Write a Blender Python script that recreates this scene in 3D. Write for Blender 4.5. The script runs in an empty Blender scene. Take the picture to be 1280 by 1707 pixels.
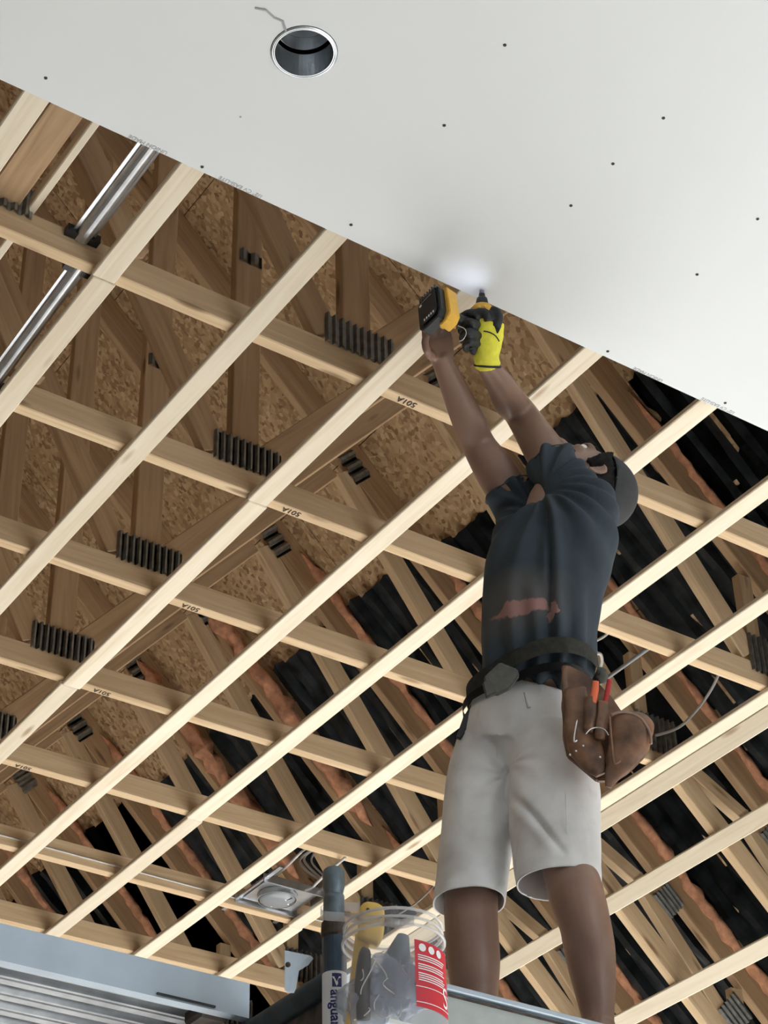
import bpy, bmesh, math, random
from mathutils import Vector, Matrix, noise
random.seed(7)
S = bpy.context.scene
C = S.collection
CZ = 1.5                      # camera height above the floor
H = 3.54                      # height of the strapping's underside above the camera
PI = math.pi

# ------------------------------------------------------------------ camera
FPX = 3286.53
PITCH, ROLL, YAW = 0.638929, -0.0295308, 0.957476
_f = Vector((math.cos(PITCH)*math.cos(YAW), math.cos(PITCH)*math.sin(YAW), math.sin(PITCH)))
_r = _f.cross(Vector((0, 0, 1))).normalized(); _u = _r.cross(_f)
RR = _r*math.cos(ROLL)+_u*math.sin(ROLL); UU = -_r*math.sin(ROLL)+_u*math.cos(ROLL)
cam = bpy.data.objects.new('camera', bpy.data.cameras.new('camera')); C.objects.link(cam)
cam.data.sensor_fit = 'HORIZONTAL'; cam.data.sensor_width = 36
cam.data.lens = FPX*36/1280; cam.data.clip_start = 0.05
m = Matrix((RR, UU, -_f)).transposed().to_4x4(); m.translation = (0, 0, CZ)
cam.matrix_world = m
S.camera = cam

# ------------------------------------------------------------------ daylight and added fill lamps
world = bpy.data.worlds.new('daylight'); S.world = world; world.use_nodes = True
bg = world.node_tree.nodes['Background']
bg.inputs[0].default_value = (0.80, 0.90, 1.0, 1); bg.inputs[1].default_value = 2.2
sd = bpy.data.lights.new('sun', 'SUN'); sd.energy = 32.0; sd.angle = 0.01; sd.color = (1.0, 0.965, 0.92)
sun = bpy.data.objects.new('sun', sd); C.objects.link(sun)
sun.rotation_euler = Vector((-1.0, .04, -0.52)).to_track_quat('-Z', 'Y').to_euler(); sun.location = (12, 0, 8)

def area_light(name, loc, direction, sx, sy, power, col):
    d = bpy.data.lights.new(name, 'AREA'); d.shape = 'RECTANGLE'; d.size = sx; d.size_y = sy; d.energy = power; d.color = col
    o = bpy.data.objects.new(name, d); C.objects.link(o); o.location = loc
    o.rotation_euler = Vector(direction).to_track_quat('-Z', 'Y').to_euler(); return o
# fill lamps added in two unseen doorways, standing in for daylight
area_light('doorway_fill', (4.4, -4.9, -.2), (-.15, 1, 0.25), 3.4, 2.2, 60, (0.90, 0.95, 1.0))
area_light('side_doorway_fill', (6.9, 4.6, -.3), (-1, -.1, 0.1), 8.0, 2.0, 80, (0.88, 0.94, 1.0))

S.view_settings.view_transform = 'Standard'; S.view_settings.look = 'None'
S.view_settings.exposure = 0.2; S.view_settings.gamma = 1.0; S.view_settings.use_curve_mapping = False
S.cycles.max_bounces = 8; S.cycles.diffuse_bounces = 5; S.cycles.use_denoising = True

# ------------------------------------------------------------------ helpers: coordinates have the camera at their origin until lift() at the end
FW = Vector((math.cos(YAW), math.sin(YAW), 0)); SW = Vector((math.sin(YAW), -math.cos(YAW), 0))
def at(px, py, d):
    """the point seen at (px,py) of the 1280x1707 frame that lies d metres ahead of the camera, measured level"""
    q = _f*FPX+RR*(px-640)-UU*(py-853.5)
    return q*(d/q.dot(FW))
def pxm(p):
    """pixels per metre at point p"""
    return FPX/p.dot(_f)
def sdz(s, d, z): return SW*s+FW*d+Vector((0, 0, z))

def tag(o, label=None, cat=None, group=None, kind=None):
    if label: o['label'] = label
    if cat: o['category'] = cat
    if group: o['group'] = group
    if kind: o['kind'] = kind
    return o
def mesh_obj(name, me, parent=None, loc=None, mat=None):
    o = bpy.data.objects.new(name, me); C.objects.link(o)
    if parent: o.parent = parent
    if loc is not None: o.location = loc
    if mat and not me.materials: me.materials.append(mat)
    return o
def empty(name, loc, label, cat, group=None):
    o = bpy.data.objects.new(name, None); C.objects.link(o); o.location = loc; o.empty_display_size = .1
    return tag(o, label, cat, group)
def from_bm(name, bm, mat, parent=None, base=None, smooth=False):
    """base: world point that becomes the origin (for things); for parts of a thing the parent's location is removed"""
    off = Vector(base) if base is not None else (parent_world(parent) if parent else Vector())
    bmesh.ops.translate(bm, verts=bm.verts, vec=-off)
    bmesh.ops.recalc_face_normals(bm, faces=bm.faces)
    me = bpy.data.meshes.new(name); bm.to_mesh(me); bm.free()
    if smooth:
        for p in me.polygons: p.use_smooth = True
    o = mesh_obj(name, me, parent, None, mat)
    if base is not None: o.location = base
    return o
def parent_world(o):
    v = Vector()
    while o: v += o.location; o = o.parent
    return v
def box(bm, x0, y0, z0, x1, y1, z1):
    vs = [bm.verts.new(c) for c in ((x0,y0,z0),(x1,y0,z0),(x1,y1,z0),(x0,y1,z0),(x0,y0,z1),(x1,y0,z1),(x1,y1,z1),(x0,y1,z1))]
    for f in ((3,2,1,0),(4,5,6,7),(0,1,5,4),(1,2,6,5),(2,3,7,6),(3,0,4,7)): bm.faces.new([vs[i] for i in f])
    return vs
def prism(bm, poly, axis_vec):
    """extrude polygon of Vectors by axis_vec"""
    a = [bm.verts.new(p) for p in poly]; b = [bm.verts.new(Vector(p)+Vector(axis_vec)) for p in poly]
    n = len(a); bm.faces.new(a[::-1]); bm.faces.new(b)
    for i in range(n): bm.faces.new((a[i], a[(i+1) % n], b[(i+1) % n], b[i]))
def frame_for(t, ref):
    t = t.normalized(); a = (ref-t*ref.dot(t))
    if a.length < 1e-4: a = t.orthogonal()
    a.normalize(); return a, t.cross(a).normalized()
def catmull(pts, sub):
    """pts: list of lists of floats; returns resampled"""
    out = []; n = len(pts)
    for i in range(n-1):
        p0 = pts[max(i-1, 0)]; p1 = pts[i]; p2 = pts[i+1]; p3 = pts[min(i+2, n-1)]
        for k in range(sub):
            t = k/sub
            out.append([.5*((2*b)+(-a+c)*t+(2*a-5*b+4*c-d)*t*t+(-a+3*b-3*c+d)*t**3) for a, b, c, d in zip(p0, p1, p2, p3)])
    out.append(list(pts[-1])); return out
def loft(bm, pts, radii, ref=None, seg=20, sub=4, cap=True, power=2.0, level=False):
    """tube through pts; radii: r or (ra, rb) with ra along ref; level=True keeps every ring horizontal"""
    ref = ref or SW
    rows = []
    for p, r in zip(pts, radii):
        ra, rb = r if isinstance(r, (tuple, list)) else (r, r)
        rows.append([p[0], p[1], p[2], ra, rb])
    rows = catmull(rows, sub) if sub > 1 and len(rows) > 2 else rows
    rings = []
    for i, w in enumerate(rows):
        p = Vector(w[:3]); q0 = Vector(rows[max(i-1, 0)][:3]); q1 = Vector(rows[min(i+1, len(rows)-1)][:3])
        t = Vector((0, 0, 1)) if level else (q1-q0)
        a, b = frame_for(t, ref)
        ring = []
        for k in range(seg):
            th = 2*PI*k/seg; c, s = math.cos(th), math.sin(th)
            c2 = math.copysign(abs(c)**(2/power), c); s2 = math.copysign(abs(s)**(2/power), s)
            ring.append(bm.verts.new(p+a*(c2*w[3])+b*(s2*w[4])))
        rings.append(ring)
    for r0, r1 in zip(rings, rings[1:]):
        for k in range(seg): bm.faces.new((r0[k], r0[(k+1) % seg], r1[(k+1) % seg], r1[k]))
    if cap:
        bm.faces.new(rings[0][::-1]); bm.faces.new(rings[-1])
    return rings
def tube(bm, pts, r, seg=8, sub=1): loft(bm, [Vector(p) for p in pts], [r]*len(pts), ref=Vector((.3, .2, .93)), seg=seg, sub=sub)
def ellipsoid(bm, c, ax, seg=24, rings=14):
    """ax: three Vectors (axes with length)"""
    m = Matrix((ax[0], ax[1], ax[2])).transposed().to_4x4(); m.translation = c
    bmesh.ops.create_uvsphere(bm, u_segments=seg, v_segments=rings, radius=1, matrix=m)
def remesh(bm, voxel, smooth=2, decimate=None):
    bmesh.ops.recalc_face_normals(bm, faces=bm.faces)
    me = bpy.data.meshes.new('tmp'); bm.to_mesh(me); bm.free()
    o = bpy.data.objects.new('tmp', me); C.objects.link(o)
    r = o.modifiers.new('r', 'REMESH'); r.mode = 'VOXEL'; r.voxel_size = voxel; r.adaptivity = 0
    if smooth:
        s = o.modifiers.new('s', 'SMOOTH'); s.factor = .5; s.iterations = smooth
    dg = bpy.context.evaluated_depsgraph_get(); dg.update()
    out = bpy.data.meshes.new_from_object(o.evaluated_get(dg))
    b2 = bmesh.new(); b2.from_mesh(out)
    bpy.data.objects.remove(o); bpy.data.meshes.remove(me); bpy.data.meshes.remove(out)
    return b2

# ------------------------------------------------------------------ materials
class N:
    def __init__(self, name):
        self.m = bpy.data.materials.new(name); self.m.use_nodes = True; self.t = self.m.node_tree
        self.b = self.t.nodes['Principled BSDF']
    def n(self, typ, **kw):
        x = self.t.nodes.new(typ)
        for k, v in kw.items():
            if k.startswith('_'): x.inputs[k[1:]].default_value = v
            else: setattr(x, k, v)
        return x
    def l(self, a, b): self.t.links.new(a, b)
    def coord(self, scale=(1, 1, 1), rand=True, rot=(0, 0, 0)):
        tc = self.n('ShaderNodeTexCoord'); mp = self.n('ShaderNodeMapping'); mp.inputs['Scale'].default_value = scale
        mp.inputs['Rotation'].default_value = rot
        if rand:
            oi = self.n('ShaderNodeObjectInfo'); mu = self.n('ShaderNodeVectorMath', operation='MULTIPLY_ADD')
            cb = self.n('ShaderNodeCombineXYZ'); self.l(oi.outputs['Random'], cb.inputs[0]); self.l(oi.outputs['Random'], cb.inputs[1]); self.l(oi.outputs['Random'], cb.inputs[2])
            mu.inputs[1].default_value = (37.0, 23.0, 11.0); self.l(cb.outputs[0], mu.inputs[0]); self.l(tc.outputs['Object'], mu.inputs[2])
            self.l(mu.outputs[0], mp.inputs['Vector'])
        else: self.l(tc.outputs['Object'], mp.inputs['Vector'])
        return mp.outputs[0]
    def ramp(self, fac, stops):
        r = self.n('ShaderNodeValToRGB'); e = r.color_ramp.elements
        while len(e) < len(stops): e.new(.5)
        for x, (p, c) in zip(e, stops): x.position = p; x.color = (*c, 1) if len(c) == 3 else c
        self.l(fac, r.inputs[0]); return r.outputs[0]
    def mix(self, fac, a, b, mode='MIX'):
        x = self.n('ShaderNodeMix', data_type='RGBA', blend_type=mode)
        for s, v in ((0, fac), (6, a), (7, b)):
            if isinstance(v, (int, float)): x.inputs[s].default_value = v
            elif isinstance(v, tuple): x.inputs[s].default_value = (*v, 1)
            else: self.l(v, x.inputs[s])
        return x.outputs[2]
    def bump(self, h, strength=.3, dist=.005):
        b = self.n('ShaderNodeBump'); b.inputs['Strength'].default_value = strength; b.inputs['Distance'].default_value = dist
        self.l(h, b.inputs['Height']); self.l(b.outputs[0], self.b.inputs['Normal'])
    def color(self, c):
        if isinstance(c, tuple): self.b.inputs['Base Color'].default_value = (*c, 1)
        else: self.l(c, self.b.inputs['Base Color'])
    def pr(self, **kw):
        for k, v in kw.items(): self.b.inputs[k.replace('_', ' ')].default_value = v
        return self.m

def wood_mat(name, c1, c2, c3, knot=(.22, .12, .05)):
    """boards run along their local x"""
    w = N(name); v = w.coord((1.1, 22, 22))
    n1 = w.n('ShaderNodeTexNoise', _Scale=1.6, _Detail=4.0, _Roughness=.6, _Distortion=.9); w.l(v, n1.inputs['Vector'])
    base = w.ramp(n1.outputs[0], [(.28, c3), (.5, c1), (.72, c2)])
    v2 = w.coord((2.2, 11, 11)); vo = w.n('ShaderNodeTexVoronoi', _Scale=1.0, _Randomness=1.0); w.l(v2, vo.inputs['Vector'])
    kn = w.ramp(vo.outputs['Distance'], [(.0, (.95, .95, .95)), (.07, (.7, .7, .7)), (.14, (0, 0, 0))])
    col = w.mix(kn, base, knot)
    oi = w.n('ShaderNodeObjectInfo'); t = w.ramp(oi.outputs['Random'], [(0, (.86, .85, .83)), (1, (1, 1, 1))])
    w.color(w.mix(1.0, col, t, 'MULTIPLY')); w.bump(n1.outputs[0], .15, .002)
    return w.pr(Roughness=.75)
M = {}
M['strip'] = wood_mat('pine_strapping', (.77, .69, .55), (.82, .75, .62), (.68, .58, .43), (.35, .22, .12))
M['lumber'] = wood_mat('spruce_lumber', (.60, .44, .27), (.68, .53, .345), (.50, .355, .21), (.20, .11, .05))
M['lumber_dark'] = wood_mat('rafter_lumber', (.45, .30, .17), (.52, .365, .215), (.35, .22, .12), (.14, .08, .04))  # darker brown than the bottom chord lumber

def osb():
    w = N('oriented_strand_board'); cols = []
    for rot, sc in (((0, 0, .5), (20, 58, 58)), ((0, .3, -1.0), (24, 66, 66)), ((.4, 0, 2.0), (7, 20, 20))):
        v = w.coord(sc, False, rot); vo = w.n('ShaderNodeTexVoronoi', _Scale=1.0); w.l(v, vo.inputs['Vector'])
        cols.append(vo)
    sep = [w.n('ShaderNodeSeparateColor') for _ in cols]
    for a, b in zip(cols, sep): w.l(a.outputs['Color'], b.inputs[0])
    c1 = w.ramp(sep[0].outputs[0], [(0, (.27, .165, .085)), (.35, (.42, .28, .15)), (.75, (.52, .37, .21)), (1, (.66, .50, .31))])
    c2 = w.ramp(sep[1].outputs[1], [(0, (.22, .13, .065)), (.4, (.46, .31, .17)), (1, (.60, .44, .26))])
    nz = w.n('ShaderNodeTexNoise', _Scale=3.0, _Detail=3.0); w.l(w.coord((1, 1, 1), False), nz.inputs['Vector'])
    col = w.mix(w.ramp(sep[2].outputs[2], [(.45, (0, 0, 0)), (.5, (1, 1, 1))]), c1, c2)
    col = w.mix(w.ramp(nz.outputs[0], [(.35, (.0, .0, .0)), (.7, (.35, .35, .35))]), col, (.22, .12, .05))
    w.color(col); w.bump(sep[0].outputs[1], .35, .003)
    return w.pr(Roughness=.7)
M['osb'] = osb()
def plain(name, c, rough=.6, metal=0.0, var=0.0, scale=8.0, bump=0.0, **kw):
    w = N(name)
    if var or bump:
        nz = w.n('ShaderNodeTexNoise', _Scale=scale, _Detail=5.0); w.l(w.coord((1, 1, 1)), nz.inputs['Vector'])
        if var: w.color(w.ramp(nz.outputs[0], [(.3, tuple(x*(1-var) for x in c)), (.7, tuple(min(1, x*(1+var)) for x in c))]))
        else: w.color(c)
        if bump: w.bump(nz.outputs[0], bump, .004)
    else: w.color(c)
    w.pr(Roughness=rough, Metallic=metal, **kw); return w.m
M['drywall'] = plain('drywall_paper', (.70, .735, .755), .85, var=.015, scale=1.5)
M['edge_paper'] = plain('gypsum_edge', (.74, .72, .68), .9)
M['baffle'] = plain('black_plastic_sheet', (.034, .040, .045), .33, var=.7, scale=14, bump=.3)
M['insul'] = plain('orange_insulation', (.58, .29, .17), .95, var=.3, scale=30, bump=.9)
M['plate'] = plain('galvanized_plate', (.30, .31, .30), .45, .7, var=.25, scale=40)
M['galv'] = plain('galvanized_steel', (.55, .58, .62), .28, .9, var=.15, scale=18)
M['can'] = plain('can_steel', (.50, .55, .58), .25, .85, var=.12, scale=12)
M['alu'] = plain('aluminium_rail', (.46, .55, .64), .5, .3, var=.08, scale=10)
M['alu_deck'] = plain('aluminium_deck', (.33, .35, .37), .35, .75, var=.2, scale=25)
M['ply'] = plain('plank_side', (.42, .46, .45), .75, .0, var=.12, scale=14)
M['dark_steel'] = plain('painted_scaffold_steel', (.04, .055, .065), .4, .3, var=.3, scale=20, bump=.2)
M['blue_steel'] = plain('blue_scaffold_paint', (.03, .06, .10), .35, .3, var=.4, scale=25)
M['grey_steel'] = plain('grey_tube_steel', (.14, .18, .21), .4, .6, var=.3, scale=30)
M['rust'] = plain('rusty_collar', (.07, .055, .045), .6, .4, var=.5, scale=40)
M['black'] = plain('black_plastic', (.012, .013, .015), .45)
M['black_fabric'] = plain('black_rubber_coating', (.012, .014, .018), .55, var=.3, scale=60, bump=.5)
M['white'] = plain('white_print', (.85, .87, .88), .6)
M['white_label'] = plain('white_sticker', (.72, .76, .80), .5)
M['navy'] = plain('navy_print', (.02, .03, .16), .5)
M['ink'] = plain('black_marker', (.04, .03, .025), .8)
M['print_grey'] = plain('faint_grey_print', (.36, .37, .38), .9)
M['red'] = plain('red_label_paper', (.62, .03, .05), .45)
M['yellow'] = plain('yellow_plastic', (.75, .42, .04), .45, var=.12, scale=30)
M['tool_yellow'] = plain('faded_yellow_plastic', (.72, .48, .10), .5, var=.1, scale=20)
M['glove_yellow'] = plain('hi_vis_knit', (.78, .74, .07), .85, var=.08, scale=60, bump=.4)
M['skin'] = plain('brown_skin', (.25, .152, .112), .42, var=.18, scale=9, bump=.08)
M['skin'].node_tree.nodes['Principled BSDF'].inputs['Subsurface Weight'].default_value = .04
M['leather'] = plain('worn_brown_leather', (.17, .085, .046), .5, var=.6, scale=20, bump=.4)
M['webbing'] = plain('dark_belt_webbing', (.085, .085, .075), .85, var=.2, scale=60, bump=.4)
M['hair'] = plain('black_hair', (.004, .0035, .0035), 1.0, bump=.8, scale=70)
M['cap'] = plain('dark_grey_cap_cloth', (.038, .040, .043), .9, var=.1, scale=50, bump=.2)
M['concrete'] = plain('concrete_slab', (.53, .525, .51), .8, var=.1, scale=2)
M['wall'] = plain('wall_board', (.55, .54, .52), .85, var=.05, scale=3)
M['cable'] = plain('white_cable_jacket', (.55, .54, .52), .5)
M['cable_grey'] = plain('grey_cable_jacket', (.28, .29, .30), .45)
M['orange'] = plain('orange_handle', (.80, .16, .06), .45)
M['redh'] = plain('red_handle', (.45, .02, .025), .4)
M['steel'] = plain('bright_steel', (.6, .62, .63), .25, 1.0)
M['eye'] = plain('eye_white', (.75, .72, .68), .2)
M['lens'] = plain('lamp_lens', (.20, .22, .24), .22, .0)

def shirt_mat():
    w = N('heather_navy_cotton')
    nz = w.n('ShaderNodeTexNoise', _Scale=9.0, _Detail=6.0); w.l(w.coord((1, 1, 1), False), nz.inputs['Vector'])
    base = w.ramp(nz.outputs[0], [(.3, (.024, .035, .047)), (.7, (.036, .052, .068))])
    # dusty patch and a pinkish paint stain low on the front, fixed in the shirt
    tc = w.n('ShaderNodeTexCoord')
    def blob(c, sc, lo, hi, warp):
        mp = w.n('ShaderNodeMapping', vector_type='TEXTURE'); mp.inputs['Location'].default_value = c; mp.inputs['Scale'].default_value = sc
        mp.inputs['Rotation'].default_value = (0, 0, YAW-PI/2)
        n2 = w.n('ShaderNodeTexNoise', _Scale=warp, _Detail=4.0); w.l(tc.outputs['Object'], n2.inputs['Vector'])
        sub = w.n('ShaderNodeVectorMath', operation='MULTIPLY_ADD'); sub.inputs[1].default_value = (.09, .09, .09)
        w.l(n2.outputs['Color'], sub.inputs[0]); w.l(tc.outputs['Object'], sub.inputs[2])
        off = w.n('ShaderNodeVectorMath', operation='SUBTRACT'); off.inputs[1].default_value = (.045, .045, .045); w.l(sub.outputs[0], off.inputs[0])
        w.l(off.outputs[0], mp.inputs['Vector'])
        ln = w.n('ShaderNodeVectorMath', operation='LENGTH'); w.l(mp.outputs[0], ln.inputs[0])
        return w.ramp(ln.outputs['Value'], [(lo, (1, 1, 1)), (hi, (0, 0, 0))])
    w.blob = blob
    c = STAIN
    dust = blob(tuple(c+Vector((0, 0, .02))), (.16, .2, .09), .3, 1.0, 6)
    base = w.mix(w.mix(.0, dust, (0, 0, 0)), base, (.085, .085, .085))
    base2 = w.mix(blob(tuple(c), (.082, .12, .017), .8, 1.05, 14), base, (.30, .165, .15))
    base3 = w.mix(blob(tuple(c+SW*.075+Vector((0, 0, -.022))), (.014, .1, .022), .8, 1.1, 20), base2, (.33, .19, .17))
    w.color(base3)
    f = w.n('ShaderNodeTexNoise', _Scale=260.0, _Detail=2.0); w.l(w.coord((1, 1, 1), False), f.inputs['Vector']); w.bump(f.outputs[0], .15, .001)
    return w.pr(Roughness=.92)
def shorts_mat():
    w = N('dusty_white_cotton')
    nz = w.n('ShaderNodeTexNoise', _Scale=5.0, _Detail=5.0, _Roughness=.55); w.l(w.coord((1, 1, 1), False), nz.inputs['Vector'])
    base = w.ramp(nz.outputs[0], [(.25, (.50, .49, .475)), (.5, (.70, .70, .70)), (.75, (.80, .805, .81))])
    n2 = w.n('ShaderNodeTexNoise', _Scale=11.0, _Detail=3.0, _Distortion=1.0); w.l(w.coord((1, 1, .35), False), n2.inputs['Vector'])
    w.color(w.mix(w.ramp(n2.outputs[0], [(.62, (0, 0, 0)), (.78, (.5, .5, .5))]), base, (.30, .28, .25)))
    w.bump(nz.outputs[0], .1, .01); return w.pr(Roughness=.9)
def plastic_clear(name, tint, rough=.08, alpha=.22):
    w = N(name); w.color(tint)
    w.pr(Roughness=rough, Alpha=alpha); return w.m
M['clear'] = plastic_clear('clear_plastic', (.72, .74, .80), .12, .20)
M['cloudy'] = plastic_clear('cloudy_plastic_band', (.72, .70, .70), .3, .55)
M['wrap'] = plastic_clear('crumpled_film', (.30, .36, .48), .15, .5)

def board(name, p0, p1, width, thick, mat, parent, up, wane=0):
    """board whose lower edge line runs p0->p1 (world), width along `up`, thickness along +Y-ish; local x along it. width/thick axes: up, t=dir x up"""
    p0 = Vector(p0); p1 = Vector(p1); d = p1-p0; L = d.length; x = d/L
    z = (Vector(up)-x*Vector(up).dot(x)).normalized(); y = z.cross(x)
    bm = bmesh.new()
    n = 1 if not wane else 10
    box(bm, 0, 0, 0, L, thick, width)
    bmesh.ops.bevel(bm, geom=bm.edges[:], offset=.003, segments=1, affect='EDGES')
    if wane:
        for v in bm.verts: v.co.z += 0
    me = bpy.data.meshes.new(name); bm.to_mesh(me); bm.free()
    o = mesh_obj(name, me, parent, None, mat)
    mt = Matrix((x, y, z)).transposed().to_4x4(); mt.translation = p0-(parent_world(parent) if parent else Vector())
    o.matrix_local = mt
    return o
def text_mesh(name, s, size, mat, parent, origin, xdir, ydir, extrude=.0004, align='LEFT'):
    cu = bpy.data.curves.new(name, 'FONT'); cu.body = s; cu.size = size; cu.extrude = extrude; cu.align_x = align
    o = bpy.data.objects.new('tmp', cu); C.objects.link(o)
    dg = bpy.context.evaluated_depsgraph_get(); dg.update()
    me = bpy.data.meshes.new_from_object(o.evaluated_get(dg)); bpy.data.objects.remove(o)
    me.materials.clear(); me.materials.append(mat)
    q = bpy.data.objects.new(name, me); C.objects.link(q)
    x = Vector(xdir).normalized(); y = (Vector(ydir)-x*Vector(ydir).dot(x)).normalized(); z = x.cross(y)
    mt = Matrix((x, y, z)).transposed().to_4x4(); q.parent = parent; mt.translation = Vector(origin)-(parent_world(parent) if parent else Vector())
    q.matrix_local = mt; return q

KEEP = list(C.objects)
CB = H+.009                                    # underside of the bottom chords
Y0, DY = .965267*CB, .1721826*CB
NT = 11
KX = 4.50                                      # where the flat ceiling turns down to follow the roof
RIDGE = 1.0
def TY(k): return Y0+DY*k
# floor and walls of the garage
bm = bmesh.new(); box(bm, -9, -16, -CZ-.15, 12, 11, -CZ)
tag(from_bm('floor', bm, M['concrete']), kind='structure', label=None)
for nm, b in (('wall_back', (-5.1, 10.6, -CZ, 7.1, 10.75, 1.0)), ('wall_left', (-5.1, -5, -CZ, -4.95, 10.6, 1.5))):
    bm = bmesh.new(); box(bm, *b); tag(from_bm(nm, bm, M['wall']), kind='structure')
bm = bmesh.new()
for b in ((6.95, -5, -CZ, 7.1, .4, 1.5), (6.95, 9.2, -CZ, 7.1, 10.6, 1.5), (6.95, .4, .85, 7.1, 9.2, 1.5)): box(bm, *b)  # unseen opening, sized to let sunlight strike the floor below the trusses
tag(from_bm('wall_right', bm, M['wall']), kind='structure')
bm = bmesh.new()
for b in ((-5.1, -5.15, -CZ, 2.6, -5, 2.9), (6.2, -5.15, -CZ, 7.1, -5, 1.0), (2.6, -5.15, 1.0, 6.2, -5, 1.6)): box(bm, *b)  # unseen opening, shifted sideways to light the worker from the right
tag(from_bm('wall_front', bm, M['wall']), kind='structure')
bm = bmesh.new(); prism(bm, [Vector((-4.9, 10.62, 1.0)), Vector((6.9, 10.62, 1.0)), Vector((6.9, 10.62, 1.7)), Vector((1.0, 10.62, H+4.08)), Vector((-4.9, 10.62, 1.7))], (0, .02, 0))
tag(from_bm('wall_gable', bm, M['osb']), kind='structure')

# roof sheathing: OSB sheets on both slopes
roof = bpy.data.objects.new('roof', None); C.objects.link(roof); roof['kind'] = 'structure'
def slope_pt(x, y, off=0.0, side=1):
    """point on the underside of the sheathing; off = distance above it"""
    n = Vector((side, 0, 1)).normalized()
    xs = RIDGE+side*(x-RIDGE)
    return Vector((xs, y, H+5.118-x))+n*off
for side in (1, -1):
    x = RIDGE; row = 0
    while x < 7.0:
        x2 = min(x+1.219*.7071, 7.02)
        y = -5.2+(row % 2)*-1.22; 
        while y < 10.7:
            y2 = min(y+2.438, 10.7); ya = max(y, -5.2)
            if y2 > ya+.05:
                bm = bmesh.new()
                a, b, c, d = slope_pt(x+.0015, ya+.002, 0, side), slope_pt(x2-.0015, ya+.002, 0, side), slope_pt(x2-.0015, y2-.002, 0, side), slope_pt(x+.0015, y2-.002, 0, side)
                prism(bm, [a, b, c, d], Vector((side, 0, 1)).normalized()*.012)
                from_bm('osb_sheet', bm, M['osb'], roof)
            y = y2
        x = x2; row += 1
bm = bmesh.new(); prism(bm, [slope_pt(RIDGE-.3, -5.6, .016, 1), slope_pt(7.2, -5.6, .016, 1), slope_pt(7.2, 11, .016, 1), slope_pt(RIDGE-.3, 11, .016, 1)], (0, 0, .03))
prism(bm, [slope_pt(RIDGE-.3, -5.6, .016, -1), slope_pt(7.2, -5.6, .016, -1), slope_pt(7.2, 11, .016, -1), slope_pt(RIDGE-.3, 11, .016, -1)], (0, 0, .03))
from_bm('shingles', bm, M['baffle'], roof)

# black ribbed vent baffles between the rafters, lower part of the slope
def baffle_mesh():
    """local frame: x down the slope (0..L), y across the bay, z away from the deck"""
    W_, L = DY-.05, 3.95; ribs = 6; bm = bmesh.new(); nx = 44; prof = []
    for i in range(ribs):
        y0 = W_*i/ribs; w = W_/ribs
        prof += [(y0, 0), (y0+w*.42, 0), (y0+w*.52, .030), (y0+w*.86, .030)]
    prof.append((W_, 0))
    rnd = random.Random(3); rows = []
    for j in range(nx+1):
        x = L*j/nx; row = []
        for i, (y, z) in enumerate(prof):
            rb = i//4
            step = .013 if (j+rb*2) % 7 < 3 else 0.0
            row.append(bm.verts.new((x+(rnd.uniform(-.004, .03) if j == 0 else 0), y, z+(step if z > 0 else -step*.3)+rnd.uniform(-.0012, .0012))))
        rows.append(row)
    for a, b in zip(rows, rows[1:]):
        for i in range(len(a)-1): bm.faces.new((a[i], a[i+1], b[i+1], b[i]))
    bmesh.ops.solidify(bm, geom=bm.faces[:], thickness=.002)
    me = bpy.data.meshes.new('vent_baffle'); bm.to_mesh(me); bm.free(); me.materials.append(M['baffle']); return me
bme = baffle_mesh()
ordn = ['first', 'second', 'third', 'fourth', 'fifth', 'sixth', 'seventh', 'eighth', 'ninth', 'tenth', 'eleventh', 'twelfth', 'thirteenth', 'fourteenth']
for k in range(-1, NT):
    o = mesh_obj('vent_baffle', bme)
    xd = Vector((1, 0, -1)).normalized(); zd = -Vector((1, 0, 1)).normalized(); yd = Vector((0, 1, 0))
    # right-handed frame: x down, y = z cross x
    yv = zd.cross(xd)
    mt = Matrix((xd, yv, zd)).transposed().to_4x4()
    y0 = TY(k)+.038+.006 if yv.y > 0 else TY(k+1)-.006
    mt.translation = slope_pt(3.93+random.Random(k).uniform(-.03, .03), y0, -.004); o.matrix_world = mt
    place = ('seen behind the worker' if k <= 1 else 'in the rafter bay beyond the worker' if k < 5 else 'in the far rafter bays')
    tag(o, 'black ribbed vent sheet in the %s rafter bay from the drywall edge' % (ordn[k+1] if k >= -1 else 'hidden'), 'vent baffle', 'black vent baffles between the rafters')

# trusses
def tooth_plate(bm_parent, name, c, w, h, ribs, up, right, mat='plate'):
    """ribbed connector plate centred at c on the near face of a truss (local to the truss)"""
    c = Vector(c); up = Vector(up).normalized(); right = Vector(right).normalized(); n = Vector((0, -1, 0))
    bm = bmesh.new(); a = []; b = []
    for i in range(ribs*4+1):
        t = i/(ribs*4); dpt = .003+(.009 if (i % 4) in (1, 2) else 0)
        p = c+right*(t-.5)*w+n*dpt
        jit = .004 if (i % 4) in (1, 2) else 0
        a.append(bm.verts.new(p-up*(h/2-jit))); b.append(bm.verts.new(p+up*(h/2+jit)))
    for i in range(len(a)-1): bm.faces.new((a[i], a[i+1], b[i+1], b[i]))
    bmesh.ops.solidify(bm, geom=bm.faces[:], thickness=.0015)
    me = bpy.data.meshes.new(name); bm.to_mesh(me); bm.free(); me.materials.append(M[mat])
    return mesh_obj(name, me, bm_parent)
def member(t, name, p0, p1, w, up, mat='lumber', th=.038):
    base = parent_world(t)
    x = Vector((p1[0]-p0[0], 0, p1[1]-p0[1])); y = Vector((up[0], 0, up[1])).cross(x).y      # keep every member between y 0 and th
    s = 0 if y > 0 else th
    return board(name, base+Vector((p0[0], s, p0[1])), base+Vector((p1[0], s, p1[1])), w, th, M[mat], t, (up[0], 0, up[1]))
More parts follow.
